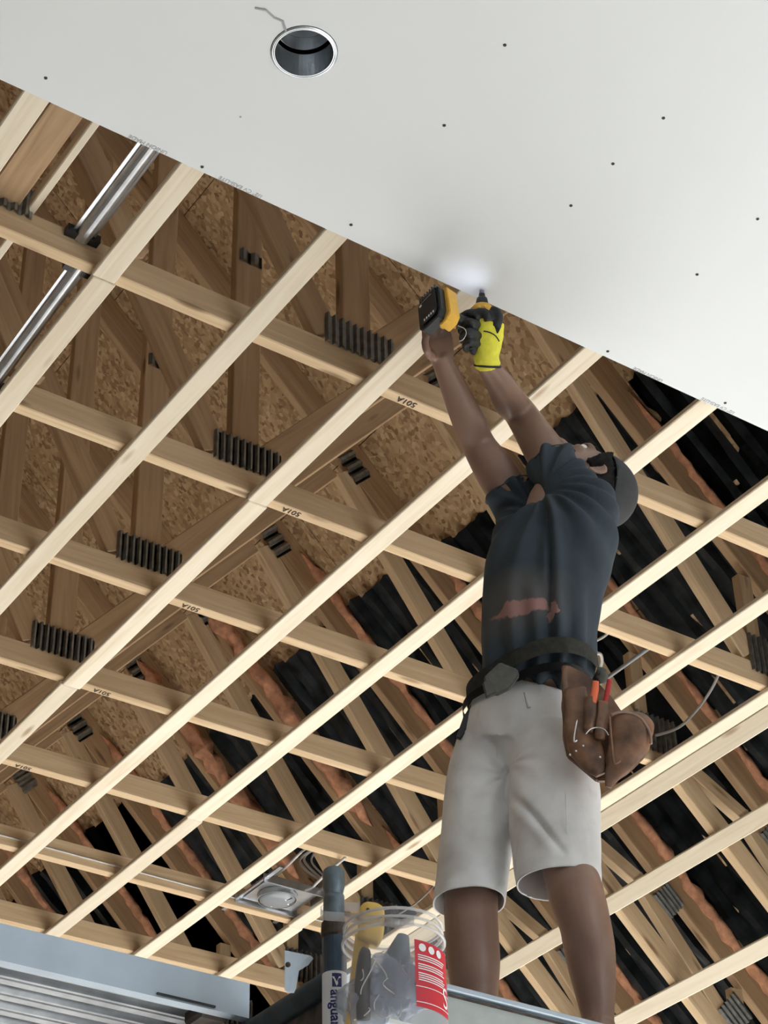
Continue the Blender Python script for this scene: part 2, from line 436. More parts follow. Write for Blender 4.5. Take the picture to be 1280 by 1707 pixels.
def build_truss():
    t = empty('roof_truss', (0, TY(0), H), '', 'roof truss', 'roof trusses of sawn lumber')
    member(t, 'bottom_chord', (-2.5, .009), (KX, .009), .089, (0, 1))
    member(t, 'sloped_chord', (KX+.0, .009), (6.75, .009-(6.75-KX)), .089, (1, 1))
    member(t, 'sloped_chord', (-2.5, .009), (-4.7, -2.19), .089, (-1, 1))
    member(t, 'top_chord', (RIDGE, 4.92-RIDGE), (6.9, -1.98), .14, (1, 1), 'lumber_dark')
    member(t, 'top_chord', (RIDGE, 4.92-RIDGE), (-4.9, -1.98), .14, (-1, 1), 'lumber_dark')
    # web members; the given line is the edge that faces down
    member(t, 'web', (2.385, .098), (2.385, 2.52), .095, (-1, 0), 'lumber_dark')
    member(t, 'web', (2.435, .11), (3.48, 1.33), .089, (-1, 1), 'lumber_dark')
    member(t, 'web', (3.47, 1.34), (4.345, .10), .089, (1, 1))
    member(t, 'web', (2.20, .10), (.97, 2.42), .089, (1, .6), 'lumber_dark')
    member(t, 'web', (1.60, .10), (.56, 2.05), .089, (1, .6), 'lumber_dark')
    member(t, 'web', (.95, .10), (.95, 3.7), .089, (1, 0), 'lumber_dark')
    member(t, 'web', (-.35, .10), (-1.5, 1.4), .089, (1, 1), 'lumber_dark')
    member(t, 'web', (4.385, .10), (4.385, .47), .062, (1, 0), 'lumber')
    member(t, 'web', (4.545, .05), (5.00, -.19), .064, (0, 1))
    member(t, 'web', (4.84, -.10), (5.40, -.83), .07, (1, 1))
    member(t, 'web', (5.30, -.72), (5.30, -.45), .06, (1, 0))
    tooth_plate(t, 'nail_plate', (2.345, 0, .135), .235, .105, 10, (0, 0, 1), (1, 0, 0))
    tooth_plate(t, 'nail_plate', (3.555, 0, 1.405), .14, .10, 3, (1, 0, 1), (1, 0, -1))
    tooth_plate(t, 'nail_plate', (4.475, 0, .13), .20, .15, 8, (0, 0, 1), (1, 0, 0))
    tooth_plate(t, 'nail_plate', (5.02, 0, -.15), .12, .11, 5, (1, 0, -1), (1, 0, 1))
    tooth_plate(t, 'nail_plate', (5.30, 0, -.56), .14, .12, 5, (1, 0, -1), (1, 0, 1))
    tooth_plate(t, 'nail_plate', (2.34, 0, .95), .085, .05, 2, (0, 0, 1), (1, 0, 0))
    tooth_plate(t, 'nail_plate', (1.25, 0, .12), .18, .10, 6, (0, 0, 1), (1, 0, 0))
    # marker writing on the underside of the bottom chord
    text_mesh('marker_writing', '501A', .030, M['ink'], t, parent_world(t)+Vector((2.545, .008, .0075)), (-1, 0, 0), (0, 1, 0))
    return t
T0 = build_truss()
TR = {0: T0}
ordn = ['first', 'second', 'third', 'fourth', 'fifth', 'sixth', 'seventh', 'eighth', 'ninth', 'tenth', 'eleventh', 'twelfth']
for k in list(range(-2, 0))+list(range(1, NT)):
    r = T0.copy(); C.objects.link(r); r.location = (0, TY(k), H)
    for ch in list(T0.children):
        c = ch.copy(); C.objects.link(c); c.parent = r
    TR[k] = r
for k, r in TR.items():
    if k < 0: r['label'] = 'roof truss above the drywall, %s behind its free edge' % ('first' if k == -1 else 'second')
    elif k == 0: r['label'] = 'pale lumber roof truss closest to the drywall edge, crossing behind the drill'
    else: r['label'] = '%s lumber roof truss counted away from the drywall edge' % ordn[k]

# lumpy insulation along the rafters
def insulation(k, x0, x1, seed, r=.034, yoff=-.004, zoff=.0):
    rnd = random.Random(seed); bm = bmesh.new(); n = int((x1-x0)/.03); rings = []
    for i in range(n+1):
        x = x0+(x1-x0)*i/n; ctr = slope_pt(x, TY(k)+yoff, -.028+zoff); ring = []
        taper = min(1, i/3, (n-i)/3)
        for j in range(9):
            th = 2*PI*j/9; p = Vector((0, math.cos(th), 0))+Vector((1, 0, 1)).normalized()*math.sin(th)
            rr = r*taper*(.4+1.5*abs(noise.noise(Vector((x*14, j*1.3, seed))))+rnd.uniform(0, .8))+.001
            ring.append(bm.verts.new(ctr+p*rr+Vector((rnd.uniform(-.01, .01), 0, 0))))
        rings.append(ring)
    for a, b in zip(rings, rings[1:]):
        for j in range(9): bm.faces.new((a[j], a[(j+1) % 9], b[(j+1) % 9], b[j]))
    bm.faces.new(rings[0][::-1]); bm.faces.new(rings[-1])
    return from_bm('insulation_strip', bm, M['insul'], None, slope_pt(x0, TY(k), 0), True)
for k in range(0, NT):
    o = insulation(k, 3.98 if k < 4 else (3.7 if k not in (5, 6) else 4.52), 6.6, k*3+1, .015 if k < 3 else .021)
    tag(o, 'ragged orange insulation along the top of the %s rafter from the drywall' % ordn[k], 'insulation', 'orange insulation along the rafters')
    if k in (5, 6):
        o = insulation(k, 3.6, 4.5, k*7+2, .035, -.01, -.06)
        tag(o, 'thick orange insulation clump hanging beside the %s rafter from the drywall' % ordn[k], 'insulation', 'orange insulation along the rafters')

# strapping (1x3 boards) nailed under the chords
def nails(parent, pts):
    bm = bmesh.new()
    for p in pts:
        bmesh.ops.create_cone(bm, cap_ends=True, segments=6, radius1=.0035, radius2=.0035, depth=.003, matrix=Matrix.Translation(p))
    o = from_bm('nail_heads', bm, M['ink'], parent); tag(o, kind='stuff'); return o
SX = lambda i: 2.008+.4164*i             # right-hand edge of strip i
names = { -2: 'leftmost in view, at the upper left corner', -1: 'beside the galvanized channel at the upper left',
         0: 'second from the left along the drywall edge', 1: 'ending right behind the drill battery', 2: 'crossing behind both raised forearms', 3: 'passing behind the cap',
         4: 'passing behind the middle of the shirt', 5: 'passing behind the tool belt'}
def strip(x1, ya, yb, label, zoff=0, width=.066):
    """flat board with right edge x1, from ya to yb"""
    o = board('strapping_board', Vector((x1, ya, H-.010+zoff)), Vector((x1, yb, H-.010+zoff)), .019, width, M['strip'], None, (0, 0, 1))
    tag(o, label, 'strapping', 'pine strapping boards under the trusses')
    return o
joints = {-2: [], -1: [TY(0)+.019], 0: [], 1: [TY(1)+.019, TY(3)+.019], 2: [TY(0)+.019], 3: [TY(4)+.019], 4: [TY(2)+.019], 5: [TY(5)+.019]}
for i in range(-8, 6):
    js = [-5.0]+joints.get(i, [])+[10.5]
    if i == -1: js = [-5.0, 2.40, 2.635]+joints[-1]+[10.5]
    for a, (ya, yb) in enumerate(zip(js, js[1:])):
        if i == -1 and a == 1: continue             # the lamp can interrupts this row
        nm = names.get(i, 'hidden by the drywall, %s from the left wall' % ordn[(i+8) % 12])
        part = '' if len(js) == 2 else (', near length' if a == 0 else ', far length' if a == len(js)-2 else ', middle length')
        dx = .0 if a % 2 == 0 else .006
        o = strip(SX(i)+dx, ya+.001, yb-.001, 'pale pine strapping board '+nm+part)
        base = o.matrix_world.copy()
        pts = []
        for k in range(0, NT):
            if ya < TY(k) < yb:
                for q in (-.048, -.032, -.018): pts.append(Vector((SX(i)+dx+q+random.uniform(-.004, .004), TY(k)+.019+random.uniform(-.008, .008), H-.0105)))
        if pts:
            bm = bmesh.new()
            for p in pts: bmesh.ops.create_cone(bm, cap_ends=True, segments=6, radius1=.0042, radius2=.0042, depth=.003, matrix=Matrix.Translation(p))
            bm.transform(o.matrix_world.inverted()); me = bpy.data.meshes.new('nail_heads'); bm.to_mesh(me); bm.free(); me.materials.append(M['ink'])
            q = mesh_obj('nail_heads', me, o); q['kind'] = 'stuff'
# last flat board beside the bend, and the boards on the sloped part
strip(4.503, -5, 10.5, 'pale pine strapping board at the bend in the ceiling, upper one of the touching pair')
def slope_strip(d0, label, width=.066):
    """d0: distance of its lower edge down the slope"""
    e = Vector((1, 0, -1)).normalized(); n = -Vector((1, 0, 1)).normalized()
    p = Vector((KX, 0, H))+e*d0+n*.010
    o = board('strapping_board', p+Vector((0, -5, 0)), p+Vector((0, 10.5, 0)), .019, width, M['strip'], None, -n)
    tag(o, label, 'strapping', 'pine strapping boards under the trusses')
slope_strip(.075, 'pale pine strapping board at the bend in the ceiling, lower one of the touching pair')
slope_strip(.362, 'pale pine strapping board passing behind the knees of the worker')
slope_strip(.778, 'pale pine strapping board reaching the lower right corner of the view')
for i, d in enumerate((1.19, 1.61, 2.03, 2.45)): slope_strip(d, 'pine strapping board low on the sloped ceiling, %s from its foot' % ordn[3-i])

# lateral brace at the upper left
o = board('lateral_brace', Vector((1.213, -5, H+.099)), Vector((1.213, TY(0)+.25, H+.099)), .038, -.089, M['lumber_dark'], None, (0, 0, 1))
tag(o, 'brown lumber brace lying on the truss chords at the upper left corner', 'brace')
o = board('lateral_brace', Vector((1.325, -5, H+.099)), Vector((1.325, TY(0)+.25, H+.099)), .038, -.022, M['strip'], None, (0, 0, 1))
tag(o, 'narrow pale batten lying beside the brown brace at the upper left', 'brace')

# drywall: the sheets already up
ceil = bpy.data.objects.new('ceiling', None); C.objects.link(ceil); ceil['kind'] = 'structure'
ZD = H-.010-.0127
CANC, CANR = Vector((1.588, 2.518, ZD)), .073
bm = bmesh.new()
YE = .8430*ZD                                   # the free edge of the last sheet
def holed_sheet(bm, x0, y0, x1, y1, c, r, z0, z1, seg=40):
    """rectangular sheet with a round hole"""
    def ring(z): return [bm.verts.new((c.x+r*math.cos(2*PI*i/seg), c.y+r*math.sin(2*PI*i/seg), z)) for i in range(seg)]
    def outer(z):
        out = []
        for i in range(seg):
            a = 2*PI*i/seg; dx, dy = math.cos(a), math.sin(a)
            t = min(((x1-c.x)/dx if dx > 1e-9 else 1e9), ((x0-c.x)/dx if dx < -1e-9 else 1e9), ((y1-c.y)/dy if dy > 1e-9 else 1e9), ((y0-c.y)/dy if dy < -1e-9 else 1e9))
            out.append((c.x+dx*t, c.y+dy*t))
        for cx, cy in ((x0, y0), (x1, y0), (x1, y1), (x0, y1)):
            i = min(range(seg), key=lambda j: (out[j][0]-cx)**2+(out[j][1]-cy)**2); out[i] = (cx, cy)
        return [bm.verts.new((a, b, z)) for a, b in out]
    a, b, d, e = ring(z0), outer(z0), ring(z1), outer(z1)
    for i in range(seg):
        j = (i+1) % seg
        bm.faces.new((a[i], a[j], b[j], b[i])); bm.faces.new((d[i], e[i], e[j], d[j]))
        bm.faces.new((a[i], d[i], d[j], a[j])); bm.faces.new((b[i], b[j], e[j], e[i]))
holed_sheet(bm, .85, YE-1.219, 4.44, YE, CANC, CANR+.004, ZD, ZD+.0127)
from_bm('drywall_sheet', bm, M['drywall'], ceil)
for x0, x1, y1 in ((-2.5, .847, YE), (-2.5, 1.2, YE-1.222), (1.203, 4.44, YE-1.222), (-2.5, 4.44, YE-2.444), (-2.5, 4.44, YE-3.666), (-2.5, 4.44, YE-4.888), (-2.5, 4.44, YE-6.11)):
    bm = bmesh.new(); box(bm, x0, y1-1.219, ZD, x1, y1, ZD+.0127); from_bm('drywall_sheet', bm, M['drywall'], ceil)
bm = bmesh.new()
for x, y in ((1.131, 2.904), (1.959, 2.252), (1.984, 2.524), (2.407, 2.223), (2.40, 2.402), (2.402, 2.568), (2.826, 2.35), (2.832, 2.585), (2.828, 2.944), (3.246, 2.936), (1.98, 2.919), (1.57, 2.95)):
    bm = bmesh.new(); bmesh.ops.create_cone(bm, cap_ends=True, segments=8, radius1=.0042, radius2=.0042, depth=.002, matrix=Matrix.Translation((x, y, ZD-.0004)))
    from_bm('screw', bm, M['ink'], ceil)
bm = bmesh.new(); bmesh.ops.create_cone(bm, cap_ends=True, segments=8, radius1=.003, radius2=.003, depth=.001, matrix=Matrix.Translation((1.566, 2.763, ZD-.0002)))
from_bm('screw', bm, M['print_grey'], ceil)
for s, x, y, sz in (('UNION MADE', 1.478, 2.958, .0165), ('1/2" CV EASI-LITE', 1.745, 2.958, .0165), ('UNION MADE', 3.035, 2.960, .0165), ('1/2" CV EASI-LITE', 3.30, 2.957, .0165)):
    text_mesh('printed_lettering', s, sz, M['print_grey'], ceil, (x, y-.006, ZD-.0006), (-1, 0, 0), (0, 1, 0), .0002)
# paper tear beside the lamp hole
bm = bmesh.new(); pts = [(1.432, 2.492), (1.455, 2.480), (1.480, 2.485), (1.505, 2.478), (1.525, 2.488)]
pts = [(1.525, 2.492), (1.500, 2.468), (1.478, 2.470), (1.452, 2.462), (1.430, 2.470)]
tube(bm, [Vector((x, y, ZD-.001)) for x, y in pts], .003, 5)
from_bm('paper_tear', bm, M['print_grey'], ceil)
# ------------------------------------------------------------------ recessed lamp housing in the drywall
t = empty('recessed_light_can', CANC, 'round galvanized recessed lamp can set in the finished drywall', 'light fixture')
bm = bmesh.new(); z0 = 0.0
def ring_wall(bm, c, r0, r1, z0, z1, seg=48, th=.0012):
    a = []
    for r, z in ((r0, z0), (r1, z1), (r1+th, z1), (r0+th, z0)):
        a.append([bm.verts.new((c.x+r*math.cos(2*PI*i/seg), c.y+r*math.sin(2*PI*i/seg), c.z+z)) for i in range(seg)])
    for u, v in ((0, 1), (1, 2), (2, 3), (3, 0)):
        for i in range(seg):
            j = (i+1) % seg; bm.faces.new((a[u][i], a[u][j], a[v][j], a[v][i]))
ring_wall(bm, CANC, CANR-.002, CANR-.003, -.004, .075)
from_bm('can_wall', bm, M['can'], t, smooth=False)
bm = bmesh.new(); ring_wall(bm, CANC, CANR-.006, CANR+.0015, -.0035, -.0015); from_bm('can_rim', bm, M['galv'], t)
bm = bmesh.new(); ring_wall(bm, CANC, CANR-.010, CANR-.010, .083, .125)
bmesh.ops.create_circle(bm, cap_ends=True, segments=48, radius=CANR-.0105, matrix=Matrix.Translation(CANC+Vector((0, 0, .125))))
from_bm('socket_plate', bm, M['galv'], t)
bm = bmesh.new()
for dx, dy in ((-.015, -.035), (.028, -.030)):
    bmesh.ops.create_cone(bm, cap_ends=True, segments=12, radius1=.006, radius2=.006, depth=.003, matrix=Matrix.Translation(CANC+Vector((dx, dy, .1235))))
    box(bm, CANC.x+dx-.003, CANC.y+dy, CANC.z+.122, CANC.x+dx+.003, CANC.y+dy+.014, CANC.z+.1235)
o = from_bm('mounting_slots', bm, M['black'], t)
bm = bmesh.new(); prism(bm, [CANC+Vector((-.062, -.012, .02)), CANC+Vector((-.064, .010, .03)), CANC+Vector((-.058, .022, .045)), CANC+Vector((-.055, -.010, .05))], (.004, 0, 0))
from_bm('warning_sticker', bm, plain('pink_sticker', (.62, .42, .42), .5), t)
# outer box of the can above the board so daylight does not leak
bm = bmesh.new(); ring_wall(bm, CANC, CANR+.012, CANR+.012, .0135, .15)
bmesh.ops.create_circle(bm, cap_ends=True, segments=48, radius=CANR+.012, matrix=Matrix.Translation(CANC+Vector((0, 0, .15))))
from_bm('outer_housing', bm, M['black'], t)

# ------------------------------------------------------------------ galvanized channel pieces between the chords at the upper left
def channel(p0, p1, w, label, mouths=True):
    p0 = Vector(p0); p1 = Vector(p1); d = (p1-p0); x = d.normalized(); side = Vector((1, 0, 0)); side = (side-x*side.dot(x)).normalized(); up = Vector((0, 0, 1))
    t = empty('metal_channel', p0, label, 'metal channel', 'galvanized hanger channels')
    bm = bmesh.new(); prof = []
    for i in range(13):
        a = PI*i/12; prof.append((-math.cos(a)*w*.36+w*.02, -math.sin(a)*w*.30))
    prof = [(-w*.5, 0)]+prof+[(w*.5, 0), (w*.5, w*.1), (-w*.5, w*.1)]
    prism(bm, [p0+side*a+up*b for a, b in prof], d)
    from_bm('channel_body', bm, M['galv'], t)
    for e, s in ((p0, 1), (p1, -1)):
        bm = bmesh.new(); q = e+x*s*.012
        box(bm, q.x-w*.75, q.y-.012, q.z-.012, q.x+w*.75, q.y+.012, q.z+.012)
        from_bm('end_bracket', bm, M['black'], t)
    return t
channel((1.472, TY(-1)+.05, H+.080), (1.478, TY(0)-.002, H+.080), .062, 'galvanized channel piece coming out from under the drywall edge')
channel((1.500, TY(0)+.040, H+.03), (1.512, TY(1)-.002, H+.03), .050, 'shiny galvanized channel piece between the two nearest trusses at the left')
channel((1.535, TY(1)+.040, H+.02), (1.55, TY(2)-.002, H+.02), .040, 'galvanized channel piece cut by the left picture border', )

# ------------------------------------------------------------------ lamp frame-in kit hanging between two trusses
fc = at(462, 1488, 5.95); fc.z = H+.03
lk = (ray_z := None)
def on_plane(px, py, z):
    q = at(px, py, 1.0); return q*(z/q.z)
fc = on_plane(462, 1500, H+.006)
t = empty('lamp_mounting_frame', fc, 'galvanized lamp mounting frame with round lens hanging beside the scaffold post', 'light fixture')
ex = Vector((1, 0, 0)); ey = Vector((0, 1, 0))
bm = bmesh.new()
ring_wall(bm, fc, .078, .078, -.002, .030, 36, .003); from_bm('lens_collar', bm, M['galv'], t)
bm = bmesh.new(); ellipsoid(bm, fc+Vector((0, 0, .004)), (ex*.076, ey*.076, Vector((0, 0, .022))), 24, 10); from_bm('lens', bm, M['lens'], t, smooth=True)
bm = bmesh.new(); holed_sheet(bm, fc.x-.105, fc.y-.092, fc.x+.13, fc.y+.10, fc, .083, fc.z+.022, fc.z+.025, 32); from_bm('frame_plate', bm, M['galv'], t)
for sy in (-.108, .116):
    bm = bmesh.new(); box(bm, fc.x-.13, fc.y+sy-.004, fc.z+.006, fc.x+.165, fc.y+sy+.004, fc.z+.04); from_bm('plate_flange', bm, M['galv'], t)
for sx in (-.11, .14):
    bm = bmesh.new(); y_a, y_b = fc.y-.21, fc.y+.25; box(bm, fc.x+sx-.009, y_a, fc.z+.028, fc.x+sx+.009, y_b, fc.z+.036); from_bm('bar_hanger', bm, M['galv'], t)
for i, (dx, dy) in enumerate(((-.02, .03), (.03, -.02), (.0, -.05))):
    bm = bmesh.new(); tube(bm, [fc+Vector((dx-.02, dy, -.006)), fc+Vector((dx+.02, dy+.012, -.012)), fc+Vector((dx+.035, dy-.01, -.008))], .0035, 6); from_bm('spring_clip', bm, M['steel'], t)
bm = bmesh.new(); box(bm, fc.x+.17, fc.y-.085, fc.z+.02, fc.x+.27, fc.y+.02, fc.z+.12); bmesh.ops.bevel(bm, geom=bm.edges[:], offset=.004, affect='EDGES'); from_bm('junction_box', bm, M['plate'], t)
jb = fc+Vector((.22, -.03, .11))
def cable(pts, r, mat, label, sub=8):
    pts = [Vector(p) for p in pts]; bm = bmesh.new(); rows = [list(p)+[r, r] for p in pts]
    loft(bm, pts, [r]*len(pts), ref=Vector((.2, .3, .9)), seg=8, sub=sub)
    return tag(from_bm('electrical_cable', bm, M[mat], None, pts[0], True), label, 'cable', 'electrical cables above the ceiling frame')
cable([fc+Vector((-.1, .0, .05)), on_plane(465, 1455, H+.10), on_plane(505, 1418, H+.16), on_plane(519, 1412, H+.30)], .0055, 'cable', 'straight grey cable rising from the lamp mounting frame to the upper right')
cable([jb, on_plane(500, 1440, H+.22), on_plane(516, 1418, H+.30), on_plane(530, 1410, H+.42)], .0055, 'cable', 'grey cable looping from the junction box, middle of the three loops')
cable([jb+Vector((.02, 0, 0)), on_plane(507, 1435, H+.28), on_plane(528, 1415, H+.40), on_plane(545, 1425, H+.55)], .0055, 'cable', 'grey cable with the widest loop above the junction box')
cable([jb+Vector((.04, 0, .01)), on_plane(521, 1440, H+.24), on_plane(524, 1420, H+.4), on_plane(528, 1400, H+.6)], .0045, 'cable', 'nearly upright grey cable above the junction box')
cable([on_plane(520, 1480, H+.05), on_plane(545, 1455, H+.03), on_plane(575, 1430, H-.02)], .006, 'cable', 'grey cable running from the lamp mounting frame behind the scaffold post')
# cables seen around the tool pouch
cable([on_plane(1030, 1240, H+.12), on_plane(1085, 1228, H+.12), on_plane(1130, 1213, H+.12), on_plane(1160, 1185, H+.14), on_plane(1185, 1150, H+.16), on_plane(1200, 1118, H+.20), on_plane(1205, 1095, H+.3)], .0055, 'cable', 'grey cable curving out from behind the leather pouch')
cable([on_plane(985, 1150, H+.12), on_plane(1015, 1128, H+.14), on_plane(1050, 1103, H+.16), on_plane(1085, 1078, H+.2)], .007, 'cable_grey', 'dark grey cable rising right from behind the tool belt')
cable([on_plane(990, 1070, H+.2), on_plane(1005, 1062, H+.2), on_plane(1016, 1053, H+.2)], .005, 'cable', 'short grey cable end beside the hem of the shirt')
cable([on_plane(985, 1092, H+.12), on_plane(1000, 1090, H+.12), on_plane(1003, 1105, H+.12), on_plane(996, 1120, H+.12), on_plane(985, 1125, H+.12)], .006, 'cable', 'pale cable loop beside the back of the belt')
cable([on_plane(620, 1550, H+.2), on_plane(690, 1508, H+.16), on_plane(725, 1475, H+.12), on_plane(760, 1440, H+.1)], .004, 'cable', 'thin pale cable above the clear bucket')
# small twisted wire seen along the sixth chord
cable([Vector((1.25, TY(5)-.006, H+.06)), Vector((2.6, TY(5)-.006, H+.045)), Vector((4.2, TY(5)-.006, H+.040))], .0035, 'cable', 'thin pale wire stapled along the sixth truss chord')

# ------------------------------------------------------------------ scaffold
# left aluminium plank: side rail facing the camera, ribbed deck seen from below
YL = 2.85
t = empty('aluminium_plank', (1.0, YL, 1.36), 'blue grey aluminium scaffold plank with ribbed underside at the lower left', 'scaffold plank')
bm = bmesh.new(); box(bm, -.25, YL, 1.358, 1.685, YL+.004, 1.4165); box(bm, -.25, YL, 1.4165, 1.685, YL+.03, 1.4195); box(bm, -.25, YL, 1.355, 1.685, YL+.022, 1.358)
from_bm('side_rail', bm, M['alu'], t)
bm = bmesh.new(); pr = []; y = YL-.001
def rib(y0, y1): pass
ys = YL+.022; ye = YL+.58; nrib = 9; w = (ye-ys)/nrib; prof = []
for i in range(nrib):
    a = ys+i*w
    prof += [(a, 1.395), (a+w*.30, 1.395), (a+w*.38, 1.380), (a+w*.50, 1.380), (a+w*.53, 1.3835), (a+w*.58, 1.3835), (a+w*.61, 1.380), (a+w*.9, 1.380), (a+w, 1.395)]
prism(bm, [Vector((-.25, a, b)) for a, b in prof]+[Vector((-.25, ye, 1.405)), Vector((-.25, ys, 1.405))], (1.92, 0, 0))
from_bm('ribbed_deck', bm, M['alu_deck'], t)
bm = bmesh.new(); box(bm, 1.60, YL+.025, 1.352, 1.66, YL+.085, 1.38)
bmesh.ops.bevel(bm, geom=bm.edges[:], offset=.006, affect='EDGES'); from_bm('end_hook', bm, M['rust'], t)
bm = bmesh.new(); box(bm, 1.50, YL-.004, 1.3585, 1.615, YL-.0005, 1.362); from_bm('rail_seam', bm, M['black'], t)
bm = bmesh.new(); box(bm, -.25, YL+.58, 1.358, 1.685, YL+.584, 1.4165); from_bm('side_rail', bm, M['alu'], t)
# worker's plank
YP = 2.87; ZP = 1.525
t = empty('work_plank', (2.0, YP, 1.44), 'weathered grey scaffold plank under the feet of the worker', 'scaffold plank')
bm = bmesh.new(); box(bm, 1.93, YP+.004, 1.43, 4.6, YP+.02, ZP-.016); box(bm, 1.93, YP+.4, 1.43, 4.6, YP+.42, ZP-.016); from_bm('side_board', bm, M['ply'], t)
bm = bmesh.new(); box(bm, 1.93, YP-.004, ZP-.012, 4.6, YP+.43, ZP); bmesh.ops.bevel(bm, geom=bm.edges[:], offset=.002, affect='EDGES'); from_bm('deck_sheet', bm, M['alu'], t)
bm = bmesh.new(); box(bm, 1.93, YP+.0, ZP-.0225, 4.6, YP+.004, ZP-.0185); from_bm('edge_groove', bm, M['rust'], t)
for x in (2.3, 2.9, 3.5, 4.1):
    bm = bmesh.new(); box(bm, x, YP+.02, 1.45, x+.04, YP+.4, ZP-.016); from_bm('cross_rib', bm, M['alu_deck'], t)
# end frames: posts, bearer tubes, braces
PX, PD = 556, 3.10
pt = at(PX, 1450, PD); pb = at(PX, 1700, PD)
px0, py0 = pt.x, pt.y
t = empty('scaffold_end_frame', (px0, py0, -CZ), 'dark scaffold end frame with stickered post and collar behind the bucket', 'scaffold')
zt = pt.z; zc = at(PX, 1540, PD).z; zc2 = at(PX, 1562, PD).z; zl = at(PX, 1626, PD).z
bm = bmesh.new(); c = Vector((px0, py0, 0)); rp = .0178
loft(bm, [Vector((px0, py0, z)) for z in (zc, zc+.02, zc+.05, zt-.055, zt-.045, zt-.03, zt-.006, zt)], [rp*1.0, rp*1.03, rp*1.02, rp*.98, rp*.90, rp*1.08, rp*1.06, rp*.9], seg=20, sub=3)
from_bm('post_top_pin', bm, M['grey_steel'], t, smooth=True)
bm = bmesh.new(); loft(bm, [Vector((px0, py0, z)) for z in (zc2-.006, zc2, (zc+zc2)/2, zc, zc+.004)], [rp*1.1, rp*1.26, rp*1.26, rp*1.22, rp], seg=20, sub=1); from_bm('post_collar', bm, M['rust'], t)
bm = bmesh.new(); loft(bm, [Vector((px0, py0, -CZ+.0)), Vector((px0, py0, zc2))], [rp*1.16]*2, seg=20, sub=1); from_bm('post', bm, M['blue_steel'], t)
bm = bmesh.new(); bmesh.ops.create_cone(bm, cap_ends=True, segments=20, radius1=.06, radius2=.05, depth=.012, matrix=Matrix.Translation((px0, py0, -CZ+.006))); from_bm('base_plate', bm, M['dark_steel'], t)
# sticker wrapped round the post
bm = bmesh.new(); rs = rp*1.20; nn = 14; a0 = math.atan2(-FW.y, -FW.x)
va = []; vb = []
for i in range(nn+1):
    a = a0-1.35+2.7*i/nn; p = Vector((px0+rs*math.cos(a), py0+rs*math.sin(a), 0)); va.append(bm.verts.new(p+Vector((0, 0, zl-.16)))); vb.append(bm.verts.new(p+Vector((0, 0, zl))))
for i in range(nn): bm.faces.new((va[i], va[i+1], vb[i+1], vb[i]))
st = from_bm('sticker', bm, M['white_label'], t, smooth=True)
def wrap_on(o, cx, cy, r):
    """bend a flat part that lies in front of the post on to its surface"""
    for v in o.data.vertices:
        w = o.matrix_world @ v.co
        return
def post_text(s, size, s_off, ztop, mat, rot):
    cu = bpy.data.curves.new('lettering', 'FONT'); cu.body = s; cu.size = size; cu.extrude = 0; cu.offset = .0006
    o = bpy.data.objects.new('tmp', cu); C.objects.link(o); dg = bpy.context.evaluated_depsgraph_get(); dg.update()
    me = bpy.data.meshes.new_from_object(o.evaluated_get(dg)); bpy.data.objects.remove(o)
    me.materials.clear(); me.materials.append(mat); ww = Vector((px0, py0, 0)); r = rp*1.235; lw = parent_world(t)
    for v in me.vertices:
        u, w = v.co.x, v.co.y
        if rot: u, w = w, -u
        a = a0+(u+s_off)/r
        v.co = Vector((px0+r*math.cos(a), py0+r*math.sin(a), ztop+w))-lw
    q = bpy.data.objects.new('lettering', me); C.objects.link(q); q.parent = t; return q
post_text('anguard', .024, -.006, zl-.034, M['navy'], True)
bm = bmesh.new(); r_ = rp*1.225; gx = []
for j in range(2):
    gx.append([bm.verts.new((px0+r_*math.cos(a0+(-.0035+.0165*i/6)/r_), py0+r_*math.sin(a0+(-.0035+.0165*i/6)/r_), zl-.005-.024*j)) for i in range(7)])
for i in range(6): bm.faces.new((gx[0][i], gx[0][i+1], gx[1][i+1], gx[1][i]))
from_bm('sticker_logo', bm, M['navy'], t)
post_text('V', .022, -.0025, zl-.0265, M['white'], False)
# bearer tube running away from the camera, and brace
e0 = on_plane(395, 1735, 1.25); 
xb = at(480, 1660, 3.15).x
def bar(bm, p0, p1, r, seg=14): loft(bm, [Vector(p0), Vector(p1)], [r, r], ref=Vector((0, 0, 1)) if abs((Vector(p1)-Vector(p0)).normalized().z) < .9 else SW, seg=seg, sub=1)
zbear = at(556, 1622, PD).z-.014
bm = bmesh.new(); bar(bm, (px0, py0+.012, zbear), (px0, py0+.85, zbear), .0235); from_bm('bearer_tube', bm, M['dark_steel'], t, smooth=True)
bm = bmesh.new(); bar(bm, (px0, py0+.012, zbear-.085), (px0, py0+.85, zbear-.085), .017); from_bm('lower_tube', bm, M['dark_steel'], t, smooth=True)
bm = bmesh.new(); prism(bm, [Vector((px0-.002, py0+.01, zbear)), Vector((px0-.002, py0+.16, zbear)), Vector((px0-.002, py0+.16, zbear-.085)), Vector((px0-.002, py0+.01, zbear-.3))], (.004, 0, 0)); from_bm('gusset_plate', bm, M['rust'], t)
bm = bmesh.new(); h0 = at(486, 1590, 3.0)
pl = [at(474, 1583, 3.0), at(518, 1592, 3.06), at(508, 1604, 3.05), at(492, 1612, 3.02), at(487, 1645, 3.02), at(484, 1651, 3.015), at(474, 1651, 3.0)]
prism(bm, pl, (.012, .008, 0)); bmesh.ops.bevel(bm, geom=bm.edges[:], offset=.001, affect='EDGES'); from_bm('hook_bracket', bm, M['alu'], t)
bm = bmesh.new(); ellipsoid(bm, at(480, 1608, 2.995), (SW*.0045, FW*.004, Vector((0, 0, .0045))), 10, 6); from_bm('bracket_bolt', bm, M['rust'], t)
bm = bmesh.new(); bar(bm, (px0, py0+.83, -CZ), (px0, py0+.83, zbear), .02); from_bm('post', bm, M['blue_steel'], t, smooth=True)
